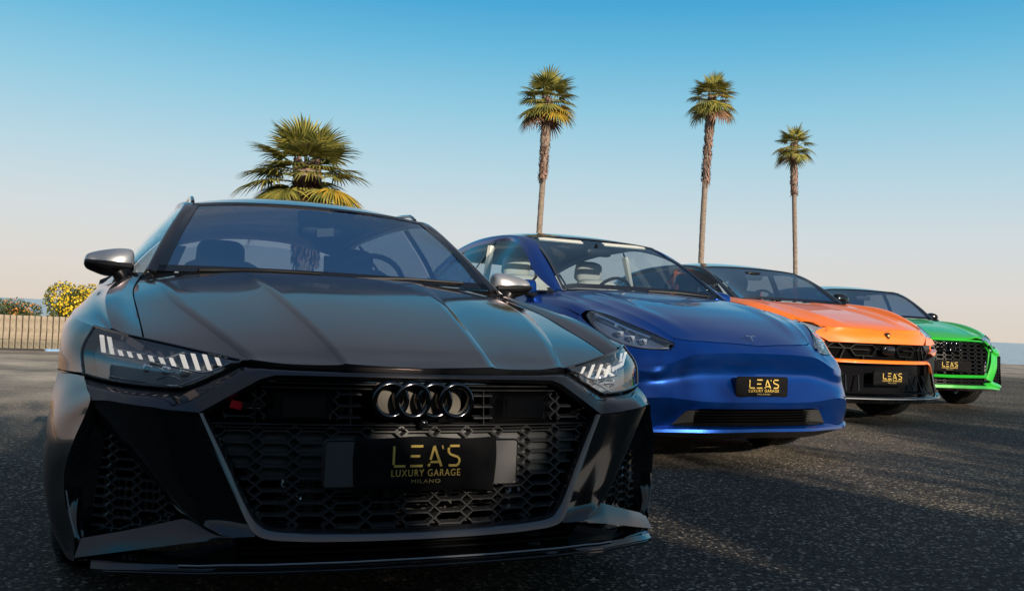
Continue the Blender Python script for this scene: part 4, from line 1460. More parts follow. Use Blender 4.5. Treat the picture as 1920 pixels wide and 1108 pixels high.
trims = [[(0.8209, 0.4750, 0.6759), (0.7295, 0.5649, 0.6673), (0.6373, 0.7390, 0.6593), (0.5544, 0.7390, 0.6420), (0.4917, 0.7390, 0.6736)],
         [(0.7823, 0.5053, 0.6930), (0.7144, 0.5877, 0.6846), (0.6501, 0.6398, 0.6757), (0.6100, 0.7390, 0.6958)],
         [(0.8245, 0.4769, 0.6194), (0.7397, 0.5626, 0.6101), (0.6608, 0.6363, 0.6046), (0.6147, 0.7430, 0.6114), (0.5545, 0.7430, 0.6396)],
         [(0.6721, 0.6205, 0.6509), (0.6481, 0.6362, 0.6384), (0.6288, 0.7350, 0.6443)], [(0.6704, 0.6224, 0.6160), (0.6462, 0.6378, 0.6260), (0.6308, 0.7350, 0.6335), (0.6151, 0.7350, 0.6243)]]
def audi_bars(root, s_, I):
    for a, b, wp in bars:
        a, b = Vector(a), Vector(b)
        wd = wp*.00118 if a.x < .6 else wp*.00140
        d = (b-a).normalized()
        # width direction runs along the lamp
        t = Vector((.80, -.58, .12)) if a.x > .6 else Vector((.88, -.46, .1))
        t.normalize()
        nrm = t.cross(d).normalized()
        if nrm.y < 0: nrm = -nrm
        m = MB()
        P = [a - t*wd/2, a + t*wd/2, b + t*wd/2, b - t*wd/2]
        P = [Vector((p.x*s_, p.y, p.z)) for p in P]
        n2 = Vector((nrm.x*s_, nrm.y, nrm.z))
        m.prism(P, -n2*.004)
        m.build('light_bar', 'white_light', root, angle=20)
    for tr in trims:
        m = MB(); m.tube([(p[0]*s_, p[1], p[2]) for p in resample(tr, 18, False)], .0022, 6); m.build('chrome_line', 'lamp_trim', root)
    for k in range(3):
        x = .60 + .045*k
        p = Vector((s_*(x), float(np.interp(x, [.47, .61, .70, .85], [.72, .675, .60, .46]))-.035, .640 + .002*k))
        m = MB(); rounded_block(m, p, (.030, .03, .026), .6); m.build('projector', 'lens', root, angle=60)
lamp(black, Gh, audi_bars)
# dark seal round each lamp
two(lambda m: m.tube([tuple(p) for p in np.concatenate([Gh[0], Gh[:, -1], Gh[-1][::-1], Gh[:, 0][::-1]])], .0042, 6, closed=True), 'lamp_seal', 'gloss_black', black)

# ---- greenhouse
cowl = [(0, -.72, .957), (.25, -.70, .955), (.50, -.62, .948), (.675, -.50, .938)]
wtop = [(0, -1.075, 1.298), (.2, -1.08, 1.295), (.40, -1.09, 1.284), (.533, -1.105, 1.269)]
roofc = [(0, -1.075, 1.302), (0, -1.30, 1.348), (0, -1.7, 1.380), (0, -2.4, 1.385), (0, -3.0, 1.355), (0, -3.45, 1.30)]
rail = [(.533, -1.105, 1.271), (.556, -1.40, 1.300), (.56, -1.8, 1.316), (.555, -2.4, 1.312), (.54, -2.95, 1.28), (.52, -3.40, 1.22)]
outer = [(.722, -.50, .925), (.66, -.82, 1.085), (.585, -1.12, 1.238), (.592, -1.42, 1.272), (.598, -1.8, 1.286), (.595, -2.4, 1.280), (.585, -2.95, 1.245), (.60, -3.40, 1.15)]
beltl = [(.740, -.53, .922), (.80, -.70, .930), (.835, -1.1, .938), (.85, -1.6, .945), (.855, -2.2, .955), (.85, -2.8, .968), (.80, -3.3, .985), (.74, -3.55, 1.0)]
greenhouse(black, cowl, wtop, rail, outer, beltl, roofc, P_, P_, 'black_paint')
# shoulder between window foot and flank
patch('shoulder', [beltl, [(.872, -.53, .868), (.885, -.75, .878), (.889, -1.1, .890), (.897, -1.6, .905), (.905, -2.2, .92), (.91, -2.8, .937), (.88, -3.4, .955), (.76, -3.9, .972)]], 40, 5, P_, black, 'two', ref=(0, -1.5, .3))
# rear window, quarter panels
rt_ = [(0, -3.45, 1.30), (.3, -3.44, 1.28), (.52, -3.40, 1.22)]
rb_ = [(0, -3.78, .99), (.35, -3.76, .985), (.66, -3.72, .98)]
patch('rear_window', [[lerp_pts(a, b, .12) for a, b in zip(rt_, rb_)], [lerp_pts(a, b, .95) for a, b in zip([(x*.9, y, z) for x, y, z in rt_], [(x*.85, y, z) for x, y, z in rb_])]], 14, 5, 'side_glass', black, 'whole')
patch('rear_quarter', [[rt_[-1], (.60, -3.40, 1.15)], [rb_[-1], (.76, -3.9, .972)]], 4, 6, P_, black, 'two')
patch('rear_quarter', [[lerp_pts(rt_[-1], rb_[-1], t) for t in (0, .5, 1)], [lerp_pts((.468, -3.40, 1.22), (.544, -3.78, 1.0), t) for t in (0, .5, 1)]], 5, 3, 'cabin', black, 'two')
patch('cowl_panel', [[(0, -.61, .945), (.37, -.575, .935), (.60, -.515, .92), (.74, -.46, .90)], [(0, -.73, .955), (.25, -.71, .953), (.50, -.63, .946), (.69, -.51, .934)]], 24, 4, 'satin_black', black, 'whole', ref=(0, -.6, 0))
def wiper(m, sgn):
    pass
for sx, a0, a1 in ((1, (.52, -.60, .957), (.02, -.70, .975)), (-1, (-.12, -.655, .962), (-.58, -.585, .968))):
    m = MB()
    m.tube([a0, tuple((Vector(a0)+Vector(a1))/2 + Vector((0, -.006, .008))), a1], [.009, .006, .004], 6)
    m.tube([tuple(Vector(a1)+Vector((0, -.012, -.006))), tuple((Vector(a0)*.4+Vector(a1)*.6)+Vector((0, -.015, -.004)))], .005, 5)
    m.build('wiper', 'satin_black', black)
# roof rails
def rrail(m):
    pts = [(.530, -1.235, 1.292), (.530, -1.30, 1.316), (.533, -1.42, 1.330), (.540, -2.0, 1.340), (.538, -2.6, 1.335), (.526, -3.1, 1.30), (.52, -3.25, 1.285)]
    m.tube(resample(pts, 40), .009, 8)
two(rrail, 'roof_rail', 'gloss_black', black, angle=60)

# ---- mirrors
def mirror_pair(car, secs, cap_m, base, low_m='satin_black', frac=.52):
    """secs: (x, yc, depth, z_top, z_bottom) from the inner to the outer end"""
    for s_ in (1, -1):
        root = empty('door_mirror'); root.parent = car
        n = 20
        secs_d = resample([(a[0], a[1], a[2]) for a in secs], 18)
        secs_z = resample([(a[0], a[3], a[4]) for a in secs], 18)
        for part, a0, a1, mt in (('mirror_cap', -8, 188, cap_m), ('mirror_base', 186, 354, low_m)):
            V, F = [], []
            for i in range(18):
                x, yc, dp = secs_d[i]; zt, zb = secs_z[i][1], secs_z[i][2]
                zm = zb + (zt-zb)*(1-frac)
                for k in range(n):
                    a = math.radians(a0 + (a1-a0)*k/(n-1))
                    ca, sa = math.cos(a), math.sin(a)
                    y = yc + dp/2*math.copysign(abs(ca)**.75, ca)
                    z = zm + (zt-zm if sa > 0 else zm-zb)*math.copysign(abs(sa)**.8, sa)
                    V.append((x*s_, y, z))
            for i in range(17):
                for k in range(n-1):
                    F.append((i*n+k, i*n+k+1, (i+1)*n+k+1, (i+1)*n+k))
            F.append(tuple(range(n))); F.append(tuple(17*n+k for k in range(n)))
            m = MB(); m.add(V, F); m.build(part, mt, root, angle=60)
        # glass on the rear face
        x0, x1 = secs[0][0]+.02, secs[-1][0]-.02
        z0 = secs[1][4]+.018; z1 = secs[1][3]-.018; yb = min(a[1]-a[2]/2 for a in secs)
        m = MB(); m.box(((x0+x1)/2*s_, yb-.001, (z0+z1)/2), (x1-x0, .006, z1-z0)); m.build('mirror_glass', 'mirror', root)
        b0, b1 = base
        m = MB(); m.tube([(b0[0]*s_, b0[1], b0[2]), ((b0[0]+b1[0])/2*s_, (b0[1]+b1[1])/2, (b0[2]+b1[2])/2), (b1[0]*s_, b1[1], b1[2])], [.034, .026, .030], 8, flat=1.4); m.build('mirror_arm', low_m, root, angle=60)
mirror_pair(black, [(.757, -.70, .07, 1.000, .948), (.764, -.70, .10, 1.022, .936), (.80, -.70, .13, 1.028, .920), (.85, -.70, .13, 1.020, .916), (.89, -.70, .11, 1.008, .930), (.925, -.69, .08, .990, .946), (.936, -.69, .04, .977, .955)], 'silver_paint', ((.795, -.62, .925), (.765, -.60, .885)), frac=.62)
two(lambda m: m.tube([(.930, -.640, .966), (.86, -.628, .958), (.765, -.640, .953)], [.010, .016, .016], 8), 'mirror_band', 'satin_black', black)

# ---- wheels
for y in (0, -2.929):
    for s_ in (1, -1):
        wheel(black, (s_*.795, y, .355), .357, .265, .272, s_)
# ---- cabin
interior(black, -1.05, .965, -1.78, .955, .70, z_head=1.075, y_rear=-2.6)
m = MB(); rounded_block(m, (-.02, -.965, 1.172), (.225, .03, .062), .5); o = m.build('interior_mirror', 'satin_black', black, angle=60)
m = MB(); rounded_block(m, (0, -1.035, 1.235), (.17, .13, .016), .5, R=Matrix.Rotation(math.radians(-44), 3, 'X')); m.build('sensor_housing', 'satin_black', black, angle=60)
m = MB(); m.box((-.03, -.935, 1.172), (.075, .004, .036), Matrix.Rotation(math.radians(8), 3, 'Y')); m.build('windscreen_sticker', mat('sticker', (.55, .53, .48), rough=.6), black)

# ================================================================ blue electric car
blue = car_root('parked_car', (1.1659, 6.2611), .4512, 'metallic blue car with smooth closed nose, white seats and dark glass roof', 'car', 'cars parked side by side on the lot')
P_ = 'blue_paint'
def sheet_hood(car, name, center, side, front, rear, paint_m, nu=26, nv=34, pw=2.6, crest=None, label=None):
    """centre and side: lists (y, z) and (y, x, z); front/rear: (x, y) edges"""
    cy = tabf(center); sx = tabf([(a, b) for a, b, c in side]); sz = tabf([(a, c) for a, b, c in side])
    ff = lambda x: float(np.interp(x, [a for a, b in front], [b for a, b in front]))
    rf = lambda x: float(np.interp(x, [a for a, b in rear], [b for a, b in rear]))
    sm = lambda f, q: (f(q-.06) + f(q-.03) + f(q) + f(q+.03) + f(q+.06))/5
    G = []
    for v in np.linspace(0, 1, nv):
        row = []
        for u in np.linspace(0, 1, nu):
            yf = front[0][1]
            for _ in range(8): yf = ff(sm(sx, yf)*u)
            yr = rear[0][1]
            for _ in range(8): yr = rf(sm(sx, yr)*u)
            y = yf + (yr-yf)*v
            x = sm(sx, y)*u
            z = sm(cy, y) + (sm(sz, y) - sm(cy, y))*u**pw
            if crest: z += crest(x, y, u)
            row.append((x, y, z))
        G.append(row)
    gpatch(name, np.array(G), paint_m, car, 'whole', skirt=.02, sides='nse', ref=(0, 0, .2), angle=60)
    return np.array(G)
Hd = sheet_hood(blue, 'bonnet', [(.86, .69), (.80, .728), (.746, .762), (.65, .812), (.45, .885), (.2, .952), (-.1, 1.010), (-.4, 1.052), (-.62, 1.074)],
    [(.78, .47, .72), (.70, .515, .735), (.66, .538, .752), (.58, .572, .80), (.5, .605, .838), (.38, .645, .882), (.1, .705, .952), (-.2, .738, 1.008), (-.42, .735, 1.036)],
    [(0, .803), (.3, .772), (.43, .735), (.49, .70), (.54, .66), (.60, .5)], [(0, -.60), (.3, -.575), (.55, -.50), (.735, -.40)], P_,
    crest=lambda x, y, u: .010*math.exp(-((u-.80)/.09)**2)*max(0, min(1, (y+.4)/.4))*max(0, min(1, (.72-y)/.3)))
gapl = [(x+.005 if x > 0 else x, y, z) for x, y, z in [tuple(p) for p in Hd[:, -1]]]
gapl = gapl[::-1]                                  # rear -> front
gapl_f = resample(gapl, 20)                        # rear to front
# wing: from the shut line out to the lamp and the shoulder
w1 = resample([(.80, -.52, 1.010), (.82, -.2, .985), (.822, .05, .945), (.827, .20, .902), (.794, .34, .876), (.728, .468, .830), (.650, .575, .785), (.590, .655, .746), (.548, .70, .716)], 20)
wm = (gapl_f + w1)/2 + np.array([0, 0, -.004])
gpatch('wing', np.stack([resample([gapl_f[j], wm[j], w1[j]], 7) for j in range(20)], 1), P_, blue, 'two', skirt=.012, ref=(0, 0, .2), angle=60)
w2 = resample([(.895, -.52, .945), (.905, -.2, .925), (.905, .02, .905), (.892, .17, .868)], 16)
w1b = resample([(.80, -.52, 1.010), (.82, -.2, .985), (.822, .05, .945), (.827, .20, .902)], 16)
gpatch('wing', np.stack([resample([w1b[j], (w1b[j]+w2[j])/2 + np.array([.012, 0, .008]), w2[j]], 7) for j in range(16)], 1), P_, blue, 'two', ref=(0, 0, .2), angle=60)
# nose rows, centre -> corner -> front of the wheel arch
ra = [tuple(p + np.array([0, .006, -.006])) for p in list(Hd[0, ::4]) + [Hd[0, -1]]] + [ (.57, .716, .692), (.66, .690, .682), (.748, .642, .684), (.824, .562, .700), (.882, .45, .745), (.906, .33, .800), (.898, .17, .860)]
ra2 = [(0, .828, .702), (.3, .808, .704), (.46, .772, .694), (.54, .752, .680), (.60, .742, .664), (.69, .710, .648), (.785, .662, .642), (.862, .575, .652), (.915, .46, .69), (.935, .33, .745), (.935, .16, .80)]
rb = [(0, .846, .680), (.3, .833, .675), (.48, .806, .658), (.56, .787, .632), (.64, .768, .600), (.73, .728, .580), (.818, .675, .576), (.894, .582, .588), (.936, .45, .62), (.948, .32, .665), (.946, .17, .72)]
rb2 = [(0, .838, .655), (.3, .826, .650), (.48, .800, .632), (.56, .782, .608), (.64, .765, .578), (.74, .732, .556), (.825, .672, .552), (.895, .575, .56), (.932, .44, .59), (.946, .33, .63), (.95, .2, .67)]
rc = [(0, .797, .560), (.3, .788, .558), (.48, .775, .545), (.58, .765, .52), (.67, .752, .498), (.76, .725, .485), (.845, .670, .48), (.91, .575, .49), (.942, .45, .51), (.952, .36, .545), (.955, .27, .59)]
rc2 = [(0, .838, .450), (.3, .830, .450), (.45, .818, .448), (.56, .800, .446), (.66, .780, .442), (.76, .745, .438), (.85, .685, .43), (.918, .585, .43), (.948, .46, .45), (.956, .38, .48), (.956, .33, .52)]
rd = [(0, .874, .388), (.3, .865, .388), (.44, .848, .392), (.56, .826, .402), (.66, .802, .410), (.77, .752, .402), (.86, .690, .385), (.925, .59, .38), (.952, .47, .40), (.957, .395, .43), (.955, .36, .46)]
re1 = [(0, .866, .366), (.3, .856, .366), (.44, .836, .366), (.54, .814, .362), (.64, .790, .352), (.77, .742, .345), (.865, .685, .335), (.925, .60, .33), (.950, .49, .345), (.955, .41, .37), (.955, .375, .40)]
for rows_, nv_ in (([ra, ra2, rb], 10), ([rb, rb2, rc, rc2, rd], 16)):
    Rr = np.stack([resample(dens(np.array(r)), 60, False) for r in rows_])
    Rr = np.stack([resample(r, 60) for r in rows_])
    Gn = np.stack([resample(Rr[:, j], nv_) for j in range(60)], 1)
    gpatch('nose_panel', Gn, P_, blue, 'whole', skirt=.01, sides='ns', ref=(0, 0, .4), angle=32)
it = [(0, .855, .345), (.3, .843, .345), (.42, .822, .345), (.497, .797, .343), (.525, .785, .325), (.56, .770, .285), (.584, .760, .250)]
# band between nose and intake, widening into the corner
lo_ = [(0, .853, .346), (.3, .843, .346), (.44, .822, .345), (.515, .795, .333), (.595, .765, .252), (.74, .722, .236), (.85, .672, .240), (.922, .603, .255), (.948, .50, .27), (.953, .42, .30), (.953, .385, .33)]
Rr = np.stack([resample(r, 60) for r in (rd, re1, lo_)])
gpatch('bumper', np.stack([resample(Rr[:, j], 9) for j in range(60)], 1), P_, blue, 'whole', skirt=.02, sides='nse', ref=(0, 0, .5), angle=40)
lip0 = [(0, .850, .243), (.4, .828, .243), (.595, .765, .246), (.74, .722, .232), (.85, .672, .236), (.925, .603, .250), (.952, .50, .262), (.955, .40, .29)]
lip1 = [(0, .886, .232), (.4, .862, .229), (.60, .80, .226), (.74, .745, .222), (.85, .690, .225), (.935, .608, .240), (.960, .50, .245), (.960, .40, .26)]
lip2 = [(0, .890, .214), (.4, .866, .211), (.60, .803, .209), (.74, .748, .206), (.85, .692, .209), (.937, .608, .222), (.958, .50, .225), (.956, .40, .235)]
lip3 = [(0, .84, .172), (.4, .82, .170), (.60, .765, .182), (.74, .71, .190), (.84, .655, .190), (.91, .58, .185), (.93, .48, .19), (.93, .39, .20)]
Rr = np.stack([resample(r, 50) for r in (lip0, lip1, lip2)])
gpatch('front_lip', Rr, P_, blue, 'whole', ref=(0, 0, .23), angle=50)
Rr = np.stack([resample(r, 50) for r in (lip2, lip3)])
gpatch('lower_valance', Rr, 'satin_black', blue, 'whole', ref=(0, 0, .3))
# lower intake: side ramps and five louvres
gpatch('intake_ramp', np.stack([resample([(.595, .765, .250), (.515, .795, .335)], 8), resample([(.43, .765, .262), (.40, .775, .335)], 8)]), 'ramp_grey', blue, 'two', ref=(0, 2, .3))
gpatch('intake_floor', np.stack([[(x, float(np.interp(x, [0, .4, .6], [.862, .838, .775])), .246) for x in np.linspace(0, .58, 16)], [(x, float(np.interp(x, [0, .4, .6], [.79, .775, .75])), .262) for x in np.linspace(0, .58, 16)]]), 'satin_black', blue, 'whole', ref=(0, .8, 0))
for k in range(5):
    m = MB()
    zz = .272 + .017*k
    n = 20
    V = [(x, float(np.interp(abs(x), [0, .4, .6], [.815, .795, .76])) + o, zz + dz) for x in np.linspace(-.44, .44, n) for o, dz in ((.018, .000), (-.02, .006), (-.02, -.002))]
    F = []
    for i in range(n-1):
        for a, b in ((0, 1), (1, 2), (2, 0)):
            F.append((i*3+a, i*3+b, (i+1)*3+b, (i+1)*3+a))
    m.add(V, F); m.build('louvre', 'satin_black', blue)
gpatch('intake_back', np.stack([[(x, .76, .25) for x in np.linspace(0, .56, 6)], [(x, .76, .36) for x in np.linspace(0, .56, 6)]]), 'dark', blue, 'whole', ref=(0, 0, .3))
# corner pockets beside the intake and small slots
two(lambda m: m.prism([(.712, .765, .428), (.80, .728, .412), (.79, .735, .398), (.73, .760, .402)], (.002, .006, 0)), 'corner_slot', 'satin_black', blue, angle=20)
two(lambda m: m.tube(resample([(.955, .40, .46), (.958, .45, .38), (.957, .48, .30), (.95, .52, .255)], 12), .006, 6), 'air_curtain', 'satin_black', blue)
# badge on the nose: a small T of polished metal
m = MB()
bx = lambda x, z: (x, .765 + (.775-z)*.75, z)
tz = .776
m.prism([(.04+x*1.2, y, z) for x, y, z in [(.034, .760, tz+.006), (0, .764, tz+.003), (-.034, .760, tz+.006), (-.028, .770, tz-.004), (-.007, .772, tz-.003), (0, .796, tz-.040), (.007, .772, tz-.003), (.028, .770, tz-.004)]], (0, .006, .006))
m.build('badge', 'chrome', blue, angle=20)
# ultrasonic sensor buttons
for x, z, y in ((.34, .352, .835), (-.34, .352, .835)):
    m = MB(); m.lathe([(0, .011), (.005, .010), (.006, .001)], 12, (x, y+.012, z+.02), 'Y'); m.build('parking_sensor', P_, blue)
M['blue_lamp'] = mat('blue_lamp', (.06, .09, .16), rough=.35)
# lamps
tT = [(.548, .700, .722), (.60, .645, .748), (.662, .575, .782), (.732, .482, .824), (.798, .355, .870), (.830, .215, .896)]
tB = [(.552, .712, .700), (.61, .712, .686), (.68, .678, .684), (.745, .610, .695), (.805, .50, .726), (.866, .20, .868)]
tB = [(.552, .712, .700), (.60, .714, .688), (.665, .690, .682), (.748, .645, .684), (.820, .565, .700), (.876, .455, .745), (.898, .34, .800), (.880, .22, .866)]
Gt = np.stack([resample(tT, 34), resample([tuple(p) for p in (resample(tT, 34) + resample(tB, 34))/2 + np.array([.016, .012, .006])], 34), resample(tB, 34)])
Gt = np.stack([resample(Gt[:, j], 10) for j in range(34)], 1)
def blue_bars(root, s_, I):
    D = shift_in(Gt, .022)
    m = MB()
    m.tube([(p[0]*s_, p[1], p[2]) for p in D[-2][2:30]], .0042, 6); m.build('light_bar', 'lamp_trim', root)
    m = MB()
    m.tube([(p[0]*s_, p[1], p[2]) for p in D[2][8:32]], .017, 6, flat=.5); m.build('light_bar', 'chrome', root)
    for j, r_ in ((9, .020), (13, .022), (17, .022)):
        p = D[5][j]
        m = MB(); rounded_block(m, (p[0]*s_, p[1]-.014, p[2]), (.045, .03, .034), .55); m.build('projector', 'lens', root, angle=20)
        m = MB(); m.box((p[0]*s_+.012, p[1]-.004, p[2]-.004), (.010, .02, .03), Matrix.Rotation(.5, 3, 'Y')); m.build('reflector', 'chrome', root, angle=20)
lamp(blue, Gt, blue_bars, inner_d=.045, housing='blue_lamp')
two(lambda m: m.tube([tuple(p) for p in np.concatenate([Gt[0], Gt[:, -1], Gt[-1][::-1]])], .003, 6), 'lamp_seal', 'gloss_black', blue)
# greenhouse
cowl = [(0, -.62, 1.072), (.3, -.595, 1.070), (.55, -.51, 1.060), (.705, -.415, 1.038)]
wtop = [(0, -1.30, 1.508), (.3, -1.285, 1.50), (.46, -1.26, 1.488), (.575, -1.215, 1.470)]
roofc = [(0, -1.30, 1.512), (0, -1.5, 1.548), (0, -1.8, 1.575), (0, -2.3, 1.58), (0, -2.9, 1.51), (0, -3.4, 1.38)]
rail = [(.578, -1.215, 1.472), (.60, -1.45, 1.500), (.605, -1.8, 1.515), (.60, -2.2, 1.502), (.58, -2.7, 1.44), (.54, -3.2, 1.33)]
outer = [(.755, -.44, 1.028), (0.7589, -0.7600, 1.1763), (0.7108, -0.9900, 1.3192), (0.6693, -1.2000, 1.4026), (0.6149, -1.4800, 1.4547), (.635, -1.85, 1.455), (.63, -2.3, 1.425), (.62, -2.8, 1.33), (.62, -3.2, 1.20)]
beltl = [(.765, -.47, 1.02), (.80, -.65, 1.015), (.835, -1.1, 1.022), (.85, -1.6, 1.03), (.85, -2.2, 1.04), (.83, -2.8, 1.055), (.74, -3.25, 1.08)]
greenhouse(blue, cowl, wtop, rail, outer, beltl, roofc, P_, 'gloss_black', P_, splits=((.02, .09, .10), (.10, .48, .495), (.495, .88, .90)), bulge=.03, wind='windscreen_clear')
patch('shoulder', [beltl, [(.90, -.50, .945), (.905, -.75, .95), (.91, -1.1, .955), (.912, -1.6, .96), (.915, -2.2, .97), (.91, -2.8, .985), (.80, -3.5, 1.02)]], 40, 5, P_, blue, 'two', ref=(0, -1.5, .3))
ft = [(.878, .165, .866), (.905, .0, .905), (.906, -.2, .925), (.897, -.5, .945), (.905, -.9, .953), (.912, -1.6, .96), (.915, -2.4, .975), (.90, -3.0, .99), (.80, -3.5, 1.02)]
flank(blue, P_, (.165, -3.6), ft, [(.3, .935), (0, .955), (-.5, .945), (-1.2, .93), (-2.2, .94), (-2.9, .96), (-3.3, .93), (-3.6, .80)], 2.89, .37, .345, .20, None)
def front_arch(car, pts_top, x_, r_, wz, paint_m, sill=.20):
    rows = []
    tp = resample(pts_top, 30)
    out = []
    for p in tp:
        out.append((x_, p[1], arch_z(p[1], 0, wz, r_, sill)))
    patch('wing', [tp, [( (a[0]+x_)/2+.012, a[1], a[2]*.6+b[2]*.4) for a, b in zip(tp, out)], out], 30, 7, paint_m, car, 'two', skirt=.02, ref=(0, 0, .3), angle=50)
front_arch(blue, [(.878, .17, .864), (.90, .05, .89), (.906, -.15, .92), (.90, -.45, .94)], .955, .385, .345, P_)
front_arch(blue, [(.955, .375, .42), (.952, .25, .66), (.93, .17, .80)], .955, .37, .345, P_)
rt_ = [(0, -3.4, 1.38), (.3, -3.35, 1.36), (.54, -3.2, 1.33)]
rb_ = [(0, -3.80, 1.14), (.35, -3.75, 1.13), (.62, -3.55, 1.09)]
patch('rear_window', [rt_, rb_], 14, 5, 'side_glass', blue, 'whole')
patch('rear_quarter', [[rt_[-1], (.62, -3.2, 1.20)], [rb_[-1], (.80, -3.5, 1.02)]], 4, 6, P_, blue, 'two')
m = MB(); m.add([(-.80, -3.55, 1.02), (-.62, -3.62, 1.09), (0, -3.85, 1.13), (.62, -3.62, 1.09), (.80, -3.55, 1.02), (.80, -3.70, .6), (.76, -3.62, .25), (-.76, -3.62, .25), (-.80, -3.70, .6)], [tuple(range(9))]); m.build('tailgate', P_, blue)
m = MB(); m.box((0, -1.5, .22), (1.62, 4.1, .08)); m.box((0, .25, .36), (1.16, .7, .35)); m.build('underbody', 'dark', blue)
patch('cowl_panel', [[(0, -.60, 1.060), (.3, -.575, 1.058), (.55, -.50, 1.045), (.735, -.40, 1.020)], [(0, -.64, 1.070), (.3, -.61, 1.068), (.55, -.53, 1.058), (.72, -.43, 1.036)]], 20, 3, 'satin_black', blue, 'whole', ref=(0, -.6, 0))
m = MB(); m.tube([(-.15, -.62, 1.082), (-.4, -.575, 1.080), (-.62, -.47, 1.062)], [.010, .008, .005], 6); m.build('wiper', 'satin_black', blue)
mirror_pair(blue, [(.79, -.68, .05, 1.085, 1.03), (.80, -.68, .10, 1.105, 1.015), (.85, -.68, .12, 1.112, 1.008), (.90, -.67, .11, 1.105, 1.010), (.94, -.66, .08, 1.09, 1.02), (.955, -.66, .04, 1.07, 1.035)], P_, ((.85, -.66, 1.012), (.80, -.60, .985)), low_m='gloss_black', frac=.8)
for y in (0, -2.89):
    for s_ in (1, -1):
        wheel(blue, (s_*.82, y, .352), .352, .255, .245, s_)
pb = empty('number_plate', (0, 0, 0)); pb.parent = blue
m = MB(); m.prism([(x, .828, z+.478) for x, z in rrect(.40, .128, .018)], (0, .022, 0)); m.build('holder', 'gloss_black', pb, angle=25)
cloth_cover(pb, .392, .120, (0, .850, .478), .010, 5)
leas_logo(pb, (.0, .8645, .499), .054, .232)
interior(blue, -1.10, 1.065, -1.78, 1.10, .72, mt='cabin', seatm='cabin_light', z_head=1.27, y_rear=-2.6)
m = MB(); m.box((.10, -1.10, 1.088), (.36, .03, .035)); m.build('centre_screen', 'lamp_grey', blue)
m = MB(); rounded_block(m, (0, -1.12, 1.385), (.24, .03, .065), .5); m.tube([(0, -1.12, 1.40), (0, -1.16, 1.455)], .012, 6); m.build('interior_mirror', 'satin_black', blue, angle=60)
for sx in (-1, 1):
    m = MB(); m.box((sx*.30, -1.22, 1.465), (.40, .05, .012), Matrix.Rotation(math.radians(-25), 3, 'X')); m.build('sun_visor', 'cabin_light', blue)
two(lambda m: m.tube([(.66, -1.75, 1.42), (.70, -1.72, 1.2), (.74, -1.70, 1.0)], .03, 6), 'pillar_trim', 'cabin_light', blue)

# ================================================================ orange sport utility car
orange = car_root('parked_car', (3.1341, 9.2494), .3708, 'bright orange sports utility car with black hexagonal grille and black roof', 'car', 'cars parked side by side on the lot')
P_ = 'orange_paint'
Hd = sheet_hood(orange, 'bonnet', [(.93, .84), (.90, .872), (.8, .912), (.6, .972), (.3, 1.035), (0, 1.085), (-.3, 1.125), (-.62, 1.160)],
    [(.9, .53, .86), (.78, .565, .885), (.70, .61, .905), (.5, .67, .965), (.3, .70, 1.015), (0, .72, 1.080), (-.3, .715, 1.128), (-.48, .705, 1.150)],
    [(0, .915), (.10, .868), (.12, .866), (.30, .855), (.48, .815), (.58, .755), (.66, .60)], [(0, -.62), (.3, -.60), (.55, -.52), (.71, -.42)], P_, pw=3,
    crest=lambda x, y, u: (.014*math.exp(-((u-.62)/.10)**2)*max(0, min(1, (y+.6)/.6)) - (.012 if u < .45 else .012*max(0, 1-(u-.45)/.1)))*max(0, min(1, (.80-y)/.3)))
gapu = resample([tuple(p + np.array([.005, 0, 0])) for p in Hd[::-1, -1]], 20)
cr_ = resample([(.80, -.50, 1.150), (.815, -.3, 1.142), (.812, 0, 1.110), (.79, .25, 1.050), (.755, .42, .990), (.68, .60, .925)], 20)
gpatch('wing', np.stack([resample([gapu[j], (gapu[j]+cr_[j])/2 + np.array([0, 0, .012]), cr_[j]], 7) for j in range(20)], 1), P_, orange, 'two', skirt=.01, ref=(0, 0, .2), angle=60)
sh_ = resample([(.955, -.50, 1.02), (.962, -.3, 1.015), (.968, 0, .985), (.968, .2, .93), (.960, .38, .875), (.948, .50, .835)], 20)
gpatch('wing', np.stack([resample([cr_[j], (cr_[j]+sh_[j])/2 + np.array([.028, 0, .018]), sh_[j]], 8) for j in range(20)], 1), P_, orange, 'two', ref=(0, 0, .2), angle=60)
# nose: orange brow between the bonnet edge and the grille
br0 = [tuple(p + np.array([0, .005, -.005])) for p in Hd[0, ::3]]
br1 = [(0, .945, .815), (.12, .935, .815), (.3, .905, .815), (.5, .835, .822), (.66, .745, .832)]
br2 = [(0, .955, .752), (.12, .953, .752), (.3, .930, .752), (.46, .872, .752), (.56, .820, .752)]
gpatch('nose_panel', np.stack([resample([a, b, c], 8) for a, b, c in zip(resample(br0, 40), resample(br1, 40), resample(br2, 40))], 1), P_, orange, 'whole', skirt=.03, sides='s', ref=(0, 0, .6), angle=50)
